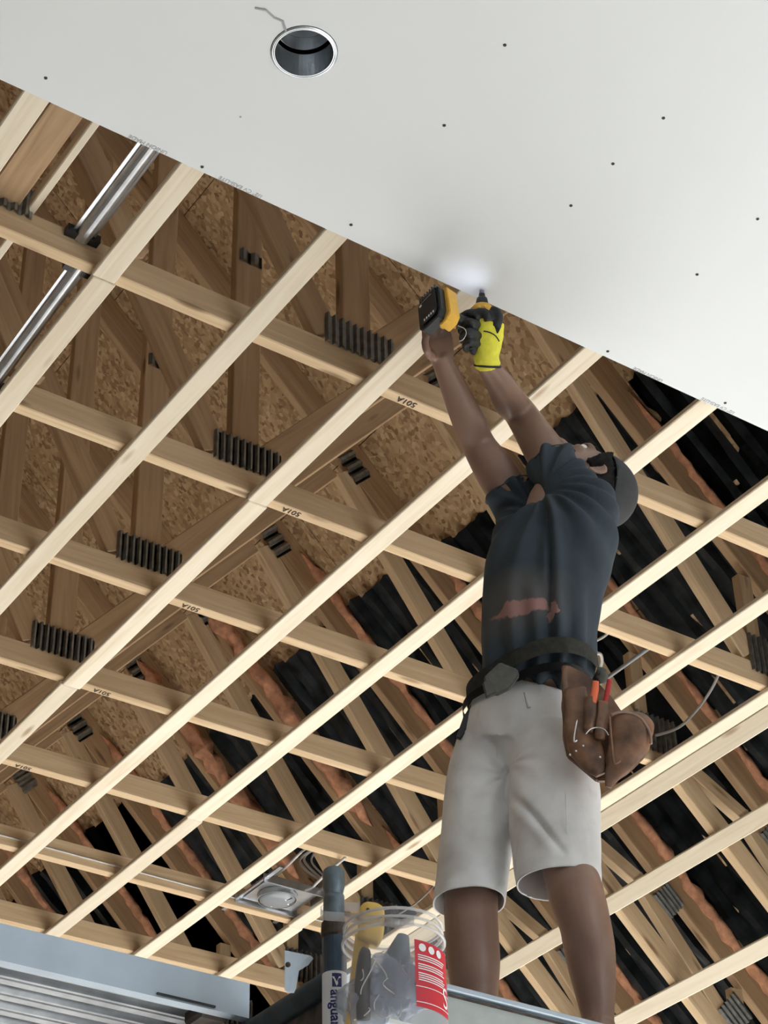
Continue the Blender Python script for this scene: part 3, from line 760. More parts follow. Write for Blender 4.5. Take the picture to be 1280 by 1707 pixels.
bm = bmesh.new(); bar(bm, (px0, py0, .2), (px0, py0+.83, .2), .015); from_bm('rung', bm, M['dark_steel'], t, smooth=True)
t2 = empty('scaffold_end_frame', (4.2, YP-.06, -CZ), 'dark scaffold end frame carrying the hidden far end of the work plank', 'scaffold')
for y in (YP-.05, YP+.5):
    bm = bmesh.new(); bar(bm, (4.2, y, -CZ), (4.2, y, 1.42), .02); from_bm('post', bm, M['blue_steel'], t2, smooth=True)
bm = bmesh.new(); bar(bm, (4.2, YP-.05, 1.409), (4.2, YP+.5, 1.409), .019); from_bm('bearer_tube', bm, M['dark_steel'], t2, smooth=True)

# ------------------------------------------------------------------ clear bucket with its contents
BD = 3.02
bt = at(655, 1545, BD); bs = pxm(bt); BR = 86/bs; bb = at(655, 1760, BD)
bx, by = bt.x, bt.y; ztop = bt.z; zbot = ztop-.27
t = empty('clear_bucket', (bx, by, zbot), 'clear plastic bucket with a red label hanging beside the scaffold post', 'bucket')
bm = bmesh.new(); prf = [(.93, 0), (.98, .03), (1.0, .12), (1.0, .215), (.96, .235), (.90, .245), (.90, .252), (.94, .255), (.94, .262), (.90, .265), (.90, .272)]
def lathe(bm, c, prof, seg=40, th=0.0015, R=BR, bottom=True):
    o_, i_ = [], []
    for f_, z in prof: o_.append([bm.verts.new((c[0]+f_*R*math.cos(2*PI*k/seg), c[1]+f_*R*math.sin(2*PI*k/seg), c[2]+z)) for k in range(seg)])
    for a, b in zip(o_, o_[1:]):
        for k in range(seg): bm.faces.new((a[k], a[(k+1) % seg], b[(k+1) % seg], b[k]))
    if bottom: bm.faces.new(o_[0][::-1])
lathe(bm, (bx, by, zbot), prf); from_bm('bucket_wall', bm, M['clear'], t, smooth=True)
for zz in (.238, .252, .266):
    bm = bmesh.new(); rr_ = BR*(.95 if zz > .24 else .985)
    loft(bm, [Vector((bx+rr_*math.cos(a), by+rr_*math.sin(a), zbot+zz)) for a in [2*PI*i/36 for i in range(37)]], [.0028]*37, ref=Vector((0, 0, 1)), seg=6, sub=1, cap=False); from_bm('thread_ring', bm, M['cloudy'], t, smooth=True)
# band that ties the rim to the post
bm = bmesh.new(); pts = []
b0 = at(537, 1520, PD-.03); 
ctrl = [at(600, 1512, 3.12), at(552, 1512, 3.14), at(535, 1518, PD), at(540, 1526, PD-.045), at(575, 1529, PD-.05), at(640, 1536, BD-.085), at(668, 1540, BD-.10), at(690, 1535, BD-.09)]
rows = catmull([list(p) for p in ctrl], 6); va = [bm.verts.new(Vector(p)-Vector((0, 0, .0085))) for p in rows]; vb = [bm.verts.new(Vector(p)+Vector((0, 0, .0085))) for p in rows]
for i in range(len(va)-1): bm.faces.new((va[i], va[i+1], vb[i+1], vb[i]))
bmesh.ops.solidify(bm, geom=bm.faces[:], thickness=.0015)
from_bm('tie_band', bm, M['cloudy'], t, smooth=True)
# red label curved on the wall
def cyl_patch(bm, r, a0, a1, z0a, z1a, z0b, z1b, n=14):
    va = []; vb = []
    for i in range(n+1):
        f = i/n; a = a0+(a1-a0)*f; va.append(bm.verts.new((bx+r*math.cos(a), by+r*math.sin(a), z0a+(z0b-z0a)*f))); vb.append(bm.verts.new((bx+r*math.cos(a), by+r*math.sin(a), z1a+(z1b-z1a)*f)))
    for i in range(n): bm.faces.new((va[i], va[i+1], vb[i+1], vb[i]))
af = math.atan2(-FW.y, -FW.x)              # angle that faces the camera
LA0, LA1 = af+.40, af+1.32
lz1 = at(690, 1570, BD-BR*.8).z; lz0 = at(690, 1682, BD-BR*.8).z
bm = bmesh.new(); cyl_patch(bm, BR*1.012, LA0, LA1, lz0, lz1, lz0-.002, lz1-.004); lab = from_bm('label', bm, M['red'], t, smooth=True)
bm = bmesh.new()
for k in range(12):
    if k in (3, 7): continue
    z = lz1-.026-k*.0038; cyl_patch(bm, BR*1.02, LA0+.06, LA1-.16-.03*(k % 3), z-.0009, z+.0009, z-.0019, z-.0001)
for z in (lz1-.079, lz0+.008): cyl_patch(bm, BR*1.02, LA0, LA1, z-.0007, z+.0007, z-.001, z+.0004)
for k in range(3):
    a = LA0+.16+.21*k; c = Vector((bx+BR*1.02*math.cos(a), by+BR*1.02*math.sin(a), lz1-.0125-.001*k)); n = Vector((math.cos(a), math.sin(a), 0)); tt = Vector((-n.y, n.x, 0))
    ring = [bm.verts.new(c+tt*math.cos(2*PI*i/14)*.0068+Vector((0, 0, math.sin(2*PI*i/14)*.0068))) for i in range(14)]; bm.faces.new(ring)
from_bm('label_print', bm, M['white'], t)
cu = bpy.data.curves.new('x', 'FONT'); cu.body = 'S'; cu.size = .05; o = bpy.data.objects.new('tmp', cu); C.objects.link(o)
dg = bpy.context.evaluated_depsgraph_get(); dg.update(); me = bpy.data.meshes.new_from_object(o.evaluated_get(dg)); bpy.data.objects.remove(o); me.materials.clear(); me.materials.append(M['white'])
for v in me.vertices:
    a = LA1-.26+v.co.x*.8/BR*1.0; v.co = Vector((bx+BR*1.022*math.cos(a), by+BR*1.022*math.sin(a), lz0+.012+v.co.y))-parent_world(t)
q = bpy.data.objects.new('label_letter', me); C.objects.link(q); q.parent = t
# contents
def thing_from(name, bm, mat, base, label, cat, group=None, smooth=True): return tag(from_bm(name, bm, M[mat], None, base, smooth), label, cat, group)
bm = bmesh.new(); a = at(622, 1525, BD-.02); b = at(625, 1580, BD-.02); c = at(600, 1650, BD-.02); e = at(592, 1700, BD)
tk = empty('hand_tool', c, 'yellow plastic hand tool standing up in the clear bucket', 'hand tool')
loft(bm, [at(621, 1508, BD), at(620, 1515, BD), at(619, 1535, BD), at(617, 1560, BD), at(612, 1572, BD)], [(.012, .010), (.020, .014), (.022, .016), (.021, .016), (.018, .014)], seg=14, sub=2, power=3)
from_bm('tool_head', bm, M['tool_yellow'], tk, smooth=True)
bm = bmesh.new(); loft(bm, [at(606, 1560, BD+.01), at(598, 1600, BD+.01), at(590, 1660, BD+.01), at(585, 1710, BD)], [(.014, .010), (.011, .009), (.010, .009), (.010, .009)], seg=12, sub=2); from_bm('tool_handle', bm, M['tool_yellow'], tk, smooth=True)
bm = bmesh.new(); bar(bm, at(613, 1516, BD-.013), at(613.5, 1517, BD-.018), .003); from_bm('rivet', bm, M['rust'], tk)
bm = bmesh.new(); loft(bm, [at(610, 1582, BD-.03), at(608, 1590, BD-.03), at(604, 1640, BD-.03), at(606, 1700, BD-.02)], [.006, .010, .013, .011], seg=12, sub=2); thing_from('dark_tool_handle', bm, 'black', at(606, 1700, BD-.02), 'black ribbed tool handle beside the yellow tool in the bucket', 'tool handle')
bm = bmesh.new(); loft(bm, [at(672, 1560, BD-.02), at(668, 1575, BD-.02), at(662, 1600, BD-.01), at(650, 1640, BD)], [(.010, .008), (.015, .012), (.022, .018), (.024, .02)], seg=12, sub=3); thing_from('dark_funnel', bm, 'grey_steel', at(650, 1640, BD), 'dark conical tool behind the red label in the bucket', 'tool')
rnd = random.Random(5)
for n_, (cx, cy, rr, lab_) in enumerate(((650, 1640, .045, 'crumpled clear film heaped in the middle of the bucket'), (680, 1650, .035, 'crumpled clear film behind the red label'), (610, 1675, .040, 'crumpled clear film at the left of the bucket'))):
    bm = bmesh.new(); cc = at(cx, cy, BD+.01); bmesh.ops.create_icosphere(bm, subdivisions=4, radius=rr, matrix=Matrix.Translation(cc))
    for v in bm.verts:
        d = v.co-cc; v.co = cc+d*(1+.45*noise.noise(d*38+Vector((n_*7, 0, 0)))+.35*abs(noise.noise(d*75)))*Vector((1, 1, 1.2)).length/1.85
    thing_from('plastic_film', bm, 'wrap', cc, lab_, 'plastic film', 'crumpled film in the bucket')
for n_ in range(5):
    pts = [at(590+n_*16, 1700-n_*6, BD-.03)]
    for j in range(5): pts.append(at(600+n_*14+rnd.uniform(-18, 18), 1690-j*22+rnd.uniform(-8, 8), BD+rnd.uniform(-.06, .02)))
    bm = bmesh.new(); loft(bm, pts, [.0010]*6, ref=Vector((.1, .2, .9)), seg=6, sub=6); thing_from('wire_offcut', bm, 'cable', pts[0], 'thin pale wire offcut in the clear bucket, %s from the scaffold post' % ordn[n_], 'wire', 'wire offcuts in the bucket')
# black tool standing beyond the bucket
# ------------------------------------------------------------------ the worker
def hw(px, p): return px/pxm(p)
def lp(rows, d=None):
    """rows of (px, py, depth, half width px, depth ratio) -> points, radii"""
    P_, R_ = [], []
    for r in rows:
        p = at(r[0], r[1], r[2]); a = hw(r[3], p); P_.append(p); R_.append((a, a*r[4]))
    return P_, R_
def solve_depth(px, py, q, L, sign):
    """depth at which the pixel's point is L away from q"""
    best = None
    for i in range(-500, 501):
        d = q.dot(FW)+i*.001
        if i*sign < 0: continue
        e = abs((at(px, py, d)-q).length-L)
        if best is None or e < best[0]: best = (e, d)
    return best[1]
TURN = SW*.93-FW*.37           # direction from his right to his left shoulder (his left one is nearer the camera)
# main joints
shL = at(962, 838, 4.00); shR = at(874, 862, 4.14)
wrL = at(810, 606, 3.85); elL_d = solve_depth(868, 690, wrL, .25, 1); elL = at(868, 690, elL_d)
wrR = at(738, 604, 3.88); elR_d = solve_depth(798, 742, wrR, .25, 1); elR = at(798, 742, elR_d)
print('upper arms', (shL-elL).length, (shR-elR).length, 'forearm', (wrL-elL).length, (wrR-elR).length)
# head frame
HC = at(966, 802, 4.08)
hU = (SW*.80+FW*.45+Vector((0, 0, .30))).normalized()               # towards the crown
hN = (SW*-.38+FW*-.28+Vector((0, 0, .88))); hN = (hN-hU*hN.dot(hU)).normalized()   # the way the face looks
hL = hU.cross(hN).normalized()                                       # his left side
def hp(l, n, u): return HC+(hL*l+hN*n+hU*u)*1.06
neck0 = at(902, 858, 4.02)
person_base = at(890, 1700, 4.15); person_base.z = ZP

def body_bm():
    bm = bmesh.new()
    # legs
    for side, rows in (('R', [(830, 1230, 4.19, 40, .95), (806, 1330, 4.19, 42, .95), (790, 1430, 4.18, 42, .95), (785, 1500, 4.175, 45, .95), (786, 1550, 4.17, 45, 1.0), (789, 1600, 4.18, 45, 1.1), (791, 1650, 4.20, 40, 1.1), (794, 1700, 4.20, 30, 1.1), (796, 1738, 4.19, 24, 1.2)]),
                       ('L', [(905, 1230, 4.14, 42, .95), (925, 1330, 4.11, 44, .95), (944, 1430, 4.08, 44, 1.0), (960, 1490, 4.04, 47, 1.05), (975, 1540, 4.06, 43.5, 1.08), (983, 1585, 4.10, 43, 1.12), (989, 1630, 4.12, 38, 1.12), (996, 1690, 4.13, 28.5, 1.1), (1000, 1728, 4.12, 23, 1.2)])):
        P_, R_ = lp(rows); loft(bm, P_, R_, seg=24, sub=4, power=2.0)
        # ankle and shod foot on the plank
        an = P_[-1]; an2 = Vector((an.x, an.y, ZP+.03))
        loft(bm, [P_[-1]+Vector((0, 0, .03)), an2], [(.036, .04), (.036, .042)], seg=16, sub=1)
    # pelvis and torso
    rows = [(860, 1250, 4.16, 50, .7), (868, 1225, 4.16, 78, .66), (880, 1170, 4.14, 76, .64), (892, 1100, 4.10, 84, .72), (902, 1020, 4.06, 86, .72), (914, 950, 4.03, 92, .72), (924, 900, 4.03, 88, .70), (930, 860, 4.04, 70, .62), (932, 835, 4.06, 42, .8)]
    P_, R_ = lp(rows); loft(bm, P_, R_, ref=TURN, seg=28, sub=4)
    # shoulders
    for p in (shL, shR): ellipsoid(bm, p+FW*.01, (SW*.060, FW*.062, Vector((0, 0, .062))), 18, 12)
    loft(bm, [shR, neck0+FW*.03-Vector((0, 0, .035)), shL], [.045, .04, .045], ref=FW, seg=16, sub=2)
    # arms: upper arm thicker than forearm, taper to the wrist
    def limb(pts, radii): loft(bm, pts, radii, ref=FW, seg=22, sub=6)
    def mix(a, b, t): return a+(b-a)*t
    limb([shL, mix(shL, elL, .3)+Vector((0, 0, -.004)), mix(shL, elL, .6), elL, mix(elL, wrL, .28)+SW*-.006, mix(elL, wrL, .6), wrL, mix(elL, wrL, 1.03)],
         [.055, .056, .053, .044, .045, .037, .0275, .027])
    limb([shR, mix(shR, elR, .3), mix(shR, elR, .65), elR, mix(elR, wrR, .28), mix(elR, wrR, .62), wrR, mix(elR, wrR, 1.1)],
         [.055, .056, .054, .045, .044, .037, .028, .027])
    # neck
    loft(bm, [neck0+Vector((0, 0, -.04)), neck0+(hp(0, -.015, -.09)-neck0)*.45, hp(0, -.015, -.06)], [(.050, .050), (.048, .050), (.054, .056)], seg=20, sub=4)
    # head: cranium, face mass, jaw, chin
    ellipsoid(bm, hp(0, -.022, .035), (hL*.075, hN*.092, hU*.088), 28, 18)
    loft(bm, [hp(0, .012, .05), hp(0, .022, .0), hp(0, .025, -.045), hp(0, .032, -.085), hp(0, .035, -.107)], [(.066, .072), (.067, .072), (.060, .064), (.045, .050), (.026, .032)], ref=hL, seg=24, sub=4)
    # nose
    loft(bm, [hp(0, .090, .022), hp(0, .100, .002), hp(0, .112, -.018), hp(0, .106, -.029), hp(0, .092, -.031)], [.007, .009, .0125, .012, .008], ref=hL, seg=12, sub=3)
    for s in (-1, 1): ellipsoid(bm, hp(s*.012, .098, -.024), (hL*.008, hN*.010, hU*.007), 12, 8)
    # brow ridge, cheekbones, lips
    for s in (-1, 1):
        loft(bm, [hp(s*.010, .088, .036), hp(s*.030, .085, .040), hp(s*.050, .066, .034)], [.007, .0085, .007], ref=hN, seg=10, sub=3)
        ellipsoid(bm, hp(s*.042, .062, -.012), (hL*.020, hN*.018, hU*.016), 14, 10)
    loft(bm, [hp(-.026, .074, -.056), hp(0, .091, -.054), hp(.026, .074, -.056)], [.003, .0065, .003], ref=hU, seg=10, sub=4)
    loft(bm, [hp(-.024, .073, -.066), hp(0, .089, -.066), hp(.024, .073, -.066)], [.003, .0065, .003], ref=hU, seg=10, sub=4)
    # ears
    for s in (-1, 1):
        c = hp(s*.073, -.010, -.004); pts = []
        for i in range(10):
            a = -1.9+i*4.3/9; pts.append(c+hL*(s*.010)+hU*(math.sin(a)*.026)+hN*(-math.cos(a)*.015))
        loft(bm, pts, [.0045]*10, ref=hL, seg=8, sub=2)
        loft(bm, [c+hU*-.02, c+hU*0.0, c+hU*.018], [(.006, .010), (.005, .011), (.005, .011)], ref=hL, seg=10, sub=2)
        ellipsoid(bm, c+hL*s*.006+hU*-.028, (hL*.005, hN*.007, hU*.008), 10, 8)
    return bm
bm = body_bm()
# bare right hand closed behind the drill battery
def finger(bm, pts, r0, r1): loft(bm, pts, [r0+(r1-r0)*i/(len(pts)-1) for i in range(len(pts))], ref=FW, seg=10, sub=3)
def chain(o, d, bend, lens, axis):
    """finger joints: start o, direction d, each joint turned by bend about axis"""
    pts = [Vector(o)]; d = Vector(d).normalized()
    for L in lens:
        pts.append(pts[-1]+d*L); d = Matrix.Rotation(bend, 3, axis) @ d
    return pts
hr = at(728, 562, 3.83)
loft(bm, [wrR, wrR+(hr-wrR)*.45, hr], [(.028, .022), (.038, .020), (.041, .017)], ref=SW, seg=18, sub=3)
ax = SW
for i, o_ in enumerate((-.030, -.010, .010, .029)):
    base = hr+SW*o_+Vector((0, 0, -.004))
    finger(bm, chain(base, Vector((0, 0, 1))-FW*.15, .62, [.040-.003*abs(i-1.5), .026, .020], ax), .0098, .0078)
finger(bm, [wrR+(hr-wrR)*.25+SW*-.022, at(714, 590, 3.81), at(708, 572, 3.795), at(712, 558, 3.79)], .0125, .0095)
bm = remesh(bm, .0055, 3)
for v in bm.verts: pass
body = from_bm('person', bm, M['skin'], None, person_base, True)
tag(body, 'man in dark blue shirt and white shorts reaching up with both arms', 'person')

def cloth_part(name, bm, mat):
    return from_bm(name, bm, mat if not isinstance(mat, str) else M[mat], body, smooth=True)
# eyes, brows, hair, beard
for s in (-1, 1):
    bm = bmesh.new(); ellipsoid(bm, hp(s*.031, .074, .018), (hL*.0125, hN*.0125, hU*.0115), 16, 12); cloth_part('eye', bm, 'eye')
    bm = bmesh.new(); ellipsoid(bm, hp(s*.031, .0825, .021), (hL*.0055, hN*.0045, hU*.0055), 12, 8); cloth_part('iris', bm, 'hair')
    bm = bmesh.new(); loft(bm, [hp(s*.012, .0925, .040), hp(s*.030, .0925, .047), hp(s*.052, .072, .040)], [.003, .0045, .002], ref=hN, seg=8, sub=3); cloth_part('eyebrow', bm, 'hair')
    bm = bmesh.new(); loft(bm, [hp(s*.018, .083, .024), hp(s*.031, .0885, .0295), hp(s*.046, .078, .024)], [.0018, .0026, .0018], ref=hN, seg=8, sub=3); cloth_part('eyelid', bm, 'skin')
bm = bmesh.new()
ellipsoid(bm, hp(0, -.034, .026), (hL*.083, hN*.088, hU*.090), 24, 16)
for s in (-1, 1): ellipsoid(bm, hp(s*.058, .000, .044), (hL*.022, hN*.034, hU*.042), 18, 12)
for s in (-1, 1):
    loft(bm, [hp(s*.066, .030, .055), hp(s*.069, .028, .030), hp(s*.071, .020, .005), hp(s*.069, .018, -.020)], [(.010, .024), (.010, .022), (.008, .015), (.005, .008)], ref=hN, seg=10, sub=3)
    loft(bm, [hp(s*.062, -.045, .0), hp(s*.058, -.055, -.04), hp(s*.040, -.062, -.075)], [(.026, .024), (.024, .022), (.016, .014)], ref=hN, seg=12, sub=3)
bm = remesh(bm, .005, 1)
for v in bm.verts: v.co += v.normal*.0035*noise.noise(v.co*140)
cloth_part('hair', bm, 'hair')
# backwards cap
bm = bmesh.new()
capm = Matrix((hL*.090, hN*.104, hU*.108)).transposed().to_4x4(); capm.translation = hp(0, -.026, .052)
bmesh.ops.create_uvsphere(bm, u_segments=40, v_segments=26, radius=1)
bmesh.ops.bisect_plane(bm, geom=bm.verts[:]+bm.edges[:]+bm.faces[:], plane_co=(0, 0, -.04), plane_no=Vector((0, -.38, 1)).normalized(), clear_inner=True)
bm.transform(capm)
for v in bm.verts: v.co += v.normal*.0018*noise.noise(v.co*30)
bmesh.ops.solidify(bm, geom=bm.faces[:], thickness=.003)
cap = cloth_part('cap', bm, 'cap')
bm = bmesh.new(); grid = []
for i in range(9):
    row = []
    for j in range(13):
        a = (j/12-.5)*2; ln = .070*(1-.30*a*a)*i/8
        # the brim leaves the back edge of the cap and points away from the face, drooping towards the neck
        row.append(bm.verts.new(hp(a*.072, -.098-ln*.72+.055*a*a, .012-ln*.55-.012*a*a)))
    grid.append(row)
for r0, r1 in zip(grid, grid[1:]):
    for j in range(12): bm.faces.new((r0[j], r0[j+1], r1[j+1], r1[j]))
bmesh.ops.solidify(bm, geom=bm.faces[:], thickness=.0035)
br = from_bm('cap_brim', bm, M['cap'], cap, smooth=True)
br.location = -cap.location if cap.location.length else (0, 0, 0)
bm = bmesh.new(); ellipsoid(bm, hp(0, -.022, .150), (hL*.006, hN*.006, hU*.004), 12, 8); from_bm('cap_button', bm, M['cap'], cap, smooth=True)

# shirt
bm = bmesh.new()
rows = [(897, 1160, 4.125, 86, .80), (898, 1130, 4.12, 95, .80), (899, 1090, 4.10, 96.5, .80), (899, 1040, 4.07, 98, .80), (906, 985, 4.05, 101, .80), (917, 935, 4.03, 106, .78), (926, 890, 4.03, 104, .72), (924, 868, 4.04, 90, .60), (914, 852, 4.05, 58, .50), (906, 843, 4.05, 44, .5)]
P_, R_ = lp(rows); loft(bm, P_, R_, ref=TURN, seg=36, sub=5, power=2.25)
def sleeve(sh, el, ex_, r_in, r_out, L, lift):
    d = (el-sh).normalized(); p0 = sh-d*.05+ex_; p1 = sh+d*L*.4; p2 = sh+d*L
    loft(bm, [p0, sh+ex_*.5, p1, p2], [r_in*.8, r_in, (r_in+r_out)/2, r_out], ref=FW, seg=26, sub=5)
    return p2, d
slL = sleeve(shL, elL, SW*.012+Vector((0, 0, -.03)), .080, .066, .175, 0)
slR = sleeve(shR, elR, -SW*.0+Vector((0, 0, -.02)), .072, .064, .105, 0)
ellipsoid(bm, shL+SW*.030+Vector((0, 0, -.030)), (SW*.072, FW*.085, Vector((0, 0, .090))), 20, 14)
bm = remesh(bm, .006, 6)
# hollow the sleeve ends slightly and press folds into the cloth
cr = at(905, 828, 4.0)
x_cr = at(915, 1000, 4.0).dot(SW)
for v in bm.verts:
    p = v.co; s, z = p.dot(SW), p.z; n = v.normal
    zl_ = at(900, 1150, 4.1).z; zt_ = cr.z
    fr = max(0.0, n.dot(-FW)*.8+.35)
    h = (z-zl_)/(zt_-zl_)                       # 0 at the hem, 1 at the collar
    disp = 0
    # pleats gathered by the belt
    disp += .010*max(0, 1-h*1.9)*math.sin((s*110)+2.2*noise.noise(Vector((s*6, z*3, 1))))
    # long crease down the front, drawn from the armpit
    xc = x_cr+.004*math.sin(z*14)
    disp -= .014*math.exp(-((s-xc)/.0075)**2)*max(0, min(1, (h-.03)*6))*max(0, min(1, (1.0-h)*5))*fr
    disp += .006*math.exp(-((s-xc-.018)/.012)**2)*fr
    # folds fanning out from the collar and armpit
    a = math.atan2(s-cr.dot(SW), zt_-z); r = math.hypot(s-cr.dot(SW), zt_-z)
    fan = max(0, min(1, (r-.03)*12))*max(0, 1-r*2.6)
    disp += .013*fan*math.sin(a*17+3*noise.noise(Vector((s*4, z*4, 5))))*fr
    disp += .010*noise.noise(Vector((s*9, z*3.2, 3)))+.0035*noise.noise(Vector((s*30, z*12, p.dot(FW)*20)))
    v.co += n*disp
def cut_open(bm, co, no, radius, near=None):
    """slice the closed cloth end off cleanly: removes what lies beyond the plane inside the given radius"""
    fs = [f for f in bm.faces if (f.calc_center_median()-co).length < radius and (near is None or near(f.calc_center_median()))]
    g = set(fs)
    for f in fs: g.update(f.edges); g.update(f.verts)
    bmesh.ops.bisect_plane(bm, geom=list(g), plane_co=co, plane_no=no, clear_outer=False, clear_inner=False, dist=1e-6)
    dead = [f for f in bm.faces if (f.calc_center_median()-co).dot(no) > 0 and (f.calc_center_median()-co).length < radius and (near is None or near(f.calc_center_median()))]
    bmesh.ops.delete(bm, geom=dead, context='FACES')
for p2, d in (slL, slR): cut_open(bm, p2-d*.012, d, .088)
STAIN = at(866, 1014, 3.97)-person_base
M['shirt'] = shirt_mat(); M['shorts'] = shorts_mat()
shirt = cloth_part('shirt', bm, 'shirt')
for o_ in (shirt,):
    md = o_.modifiers.new('cloth thickness', 'SOLIDIFY'); md.thickness = .003
# sleeve hem bands
for (p2, d), r in ((slL, .0665), (slR, .0645)):
    bm = bmesh.new(); a, b = frame_for(d, FW)
    loft(bm, [p2-d*.018+(a*math.cos(t)+b*math.sin(t))*(r+.0005) for t in [2*PI*i/40 for i in range(41)]], [(.0016, .0016)]*41, ref=d, seg=6, sub=1, cap=False)
    o = from_bm('sleeve_hem', bm, M['shirt'], shirt, smooth=True)

# shorts
bm = bmesh.new()
rows = [(846, 1300, 4.17, 60, .7), (868, 1262, 4.17, 104, .74), (872, 1215, 4.15, 103, .76), (878, 1175, 4.14, 92, .76), (884, 1150, 4.13, 84, .76)]
P_, R_ = lp(rows); loft(bm, P_, R_, ref=TURN, seg=36, sub=5)
legR = [(820, 1225, 4.18, 56, 1.0), (803, 1290, 4.19, 58, 1.02), (796, 1370, 4.18, 62, 1.0), (787, 1440, 4.17, 62, 1.0), (779, 1510, 4.16, 60, 1.04)]
legL = [(915, 1225, 4.12, 66, 1.0), (922, 1290, 4.10, 74, .95), (926, 1370, 4.09, 75, .92), (930, 1430, 4.08, 74, .92), (932, 1478, 4.07, 72, .92)]
hems = []
for rr_ in (legR, legL):
    P_, R_ = lp(rr_); loft(bm, P_, R_, ref=SW, seg=32, sub=5, level=True, power=2.2); hems.append((P_[-1], R_[-1]))
bm = remesh(bm, .006, 6)
cz = at(845, 1285, 4.1)
for v in bm.verts:
    p = v.co; s, z = p.dot(SW), p.z; n = v.normal; fr = max(0, n.dot(-FW))
    disp = .009*noise.noise(Vector((s*7, z*4, 2)))+.003*noise.noise(Vector((s*25, z*14, 4)))
    # creases radiating from the crotch, a diagonal fold over the left thigh
    a = math.atan2(s-cz.dot(SW), cz.z-z); r = math.hypot(s-cz.dot(SW), cz.z-z)
    disp += .005*math.sin(a*9)*max(0, 1-r*4.5)*fr
    l0 = at(845, 1295, 4.0); l1 = at(935, 1420, 4.0); t = ((s-l0.dot(SW))*(l1-l0).dot(SW)+(z-l0.z)*(l1.z-l0.z))/((l1-l0).dot(SW)**2+(l1.z-l0.z)**2)
    if -.1 < t < 1.1 and s > l0.dot(SW)-.006:
        dd = ((s-l0.dot(SW))*(l1.z-l0.z)-(z-l0.z)*(l1-l0).dot(SW))/math.hypot((l1-l0).dot(SW), l1.z-l0.z)
        disp += (-.018*math.exp(-(dd/.007)**2)+.009*math.exp(-((dd-.018)/.012)**2))*math.sin(max(0, min(1, (t+.1)/1.2))*PI)*fr
    v.co += n*disp
for c, rd in hems:
    nr = (lambda c, rd: (lambda q: math.sqrt(((q-c).dot(SW)/rd[0])**2+((q-c).dot(FW)/rd[1])**2) < 1.25 and abs(q.z-c.z) < .03))(c, rd)
    cut_open(bm, c+Vector((0, 0, .007)), Vector((0, 0, -1)), .14, nr)
shorts = cloth_part('shorts', bm, 'shorts')
md = shorts.modifiers.new('cloth thickness', 'SOLIDIFY'); md.thickness = .0035
# stitched seams and belt loops on the shorts
def on_surface_line(bm, pts, r, seg=5): loft(bm, pts, [r]*len(pts), ref=FW, seg=seg, sub=3)
from mathutils.bvhtree import BVHTree
def bvh_of(o):
    bm2 = bmesh.new(); bm2.from_mesh(o.data); bm2.transform(Matrix.Translation(parent_world(o))); t = BVHTree.FromBMesh(bm2); bm2.free(); return t
def hit(bvh, px, py, lift=.002):
    d = at(px, py, 1.0).normalized(); loc, nor, idx, dist = bvh.ray_cast(Vector((0, 0, 0)), d)
    return loc-d*lift if loc else None
bv = bvh_of(shorts)
def seam(name, pix, r, mat, par, bvh, lift=.0005):
    pts = [hit(bvh, a, b, lift) for a, b in pix]; pts = [p for p in pts if p]
    if len(pts) < 2: return
    bm = bmesh.new(); on_surface_line(bm, pts, r); return from_bm(name, bm, M[mat], par, smooth=True)
seam('side_seam', [(941, 1270), (943, 1330), (945, 1390), (944, 1455)], .0011, 'shorts', shorts, bv)
seam('fly_seam', [(838, 1200), (830, 1235), (829, 1262), (838, 1285)], .0012, 'shorts', shorts, bv)
seam('hem_seam', [(866, 1452), (900, 1449), (940, 1446), (975, 1450), (996, 1458)], .0009, 'shorts', shorts, bv)
seam('hem_seam', [(726, 1486), (755, 1482), (790, 1487), (826, 1500)], .0009, 'shorts', shorts, bv)
seam('belt_loop', [(876, 1155), (879, 1168), (882, 1180)], .005, 'shorts', shorts, bv)
for s_ in (0,):
    o = bpy.data.objects.new('x', None); bpy.data.objects.remove(o)

# shoes (hidden by the plank from the photo, present on the deck)
for p in (at(796, 1738, 4.19), at(1000, 1728, 4.12)):
    bm = bmesh.new(); f = (-FW*.9-SW*.35).normalized(); b = Vector((p.x, p.y, ZP+.042))
    loft(bm, [b-f*.07, b-f*.03, b+f*.05, b+f*.13, b+f*.175], [(.034, .036), (.040, .042), (.045, .036), (.044, .030), (.024, .018)], ref=Vector((0, 0, 1)).cross(f), seg=18, sub=4)
    for v in bm.verts: v.co.z = max(v.co.z, ZP+.001)
    cloth_part('shoe', bm, 'leather')

# gloved left hand
hg = at(814, 550, 3.79)
M['cuff'] = M['black_fabric']
hd = (hg-wrL).normalized()
bm = bmesh.new()
loft(bm, [wrL+(elL-wrL)*.05, wrL+hd*.018, wrL+hd*.045, hg-hd*.012, at(819, 534, 3.775)], [(.0335, .034), (.033, .031), (.037, .026), (.040, .025), (.034, .021)], ref=SW, seg=24, sub=4)
bm = remesh(bm, .004, 3)
for v in bm.verts: v.co += v.normal*.0014*noise.noise(v.co*55)
glove = cloth_part('glove', bm, 'glove_yellow')
bm = bmesh.new(); a, b = frame_for(hd, SW)
c0 = wrL+(elL-wrL)*.045
loft(bm, [c0+a*math.cos(t)*.0335+b*math.sin(t)*.0335 for t in [2*PI*i/32 for i in range(33)]], [.0032]*33, ref=hd, seg=8, sub=1, cap=False); from_bm('glove_cuff', bm, M['black_fabric'], glove, smooth=True)
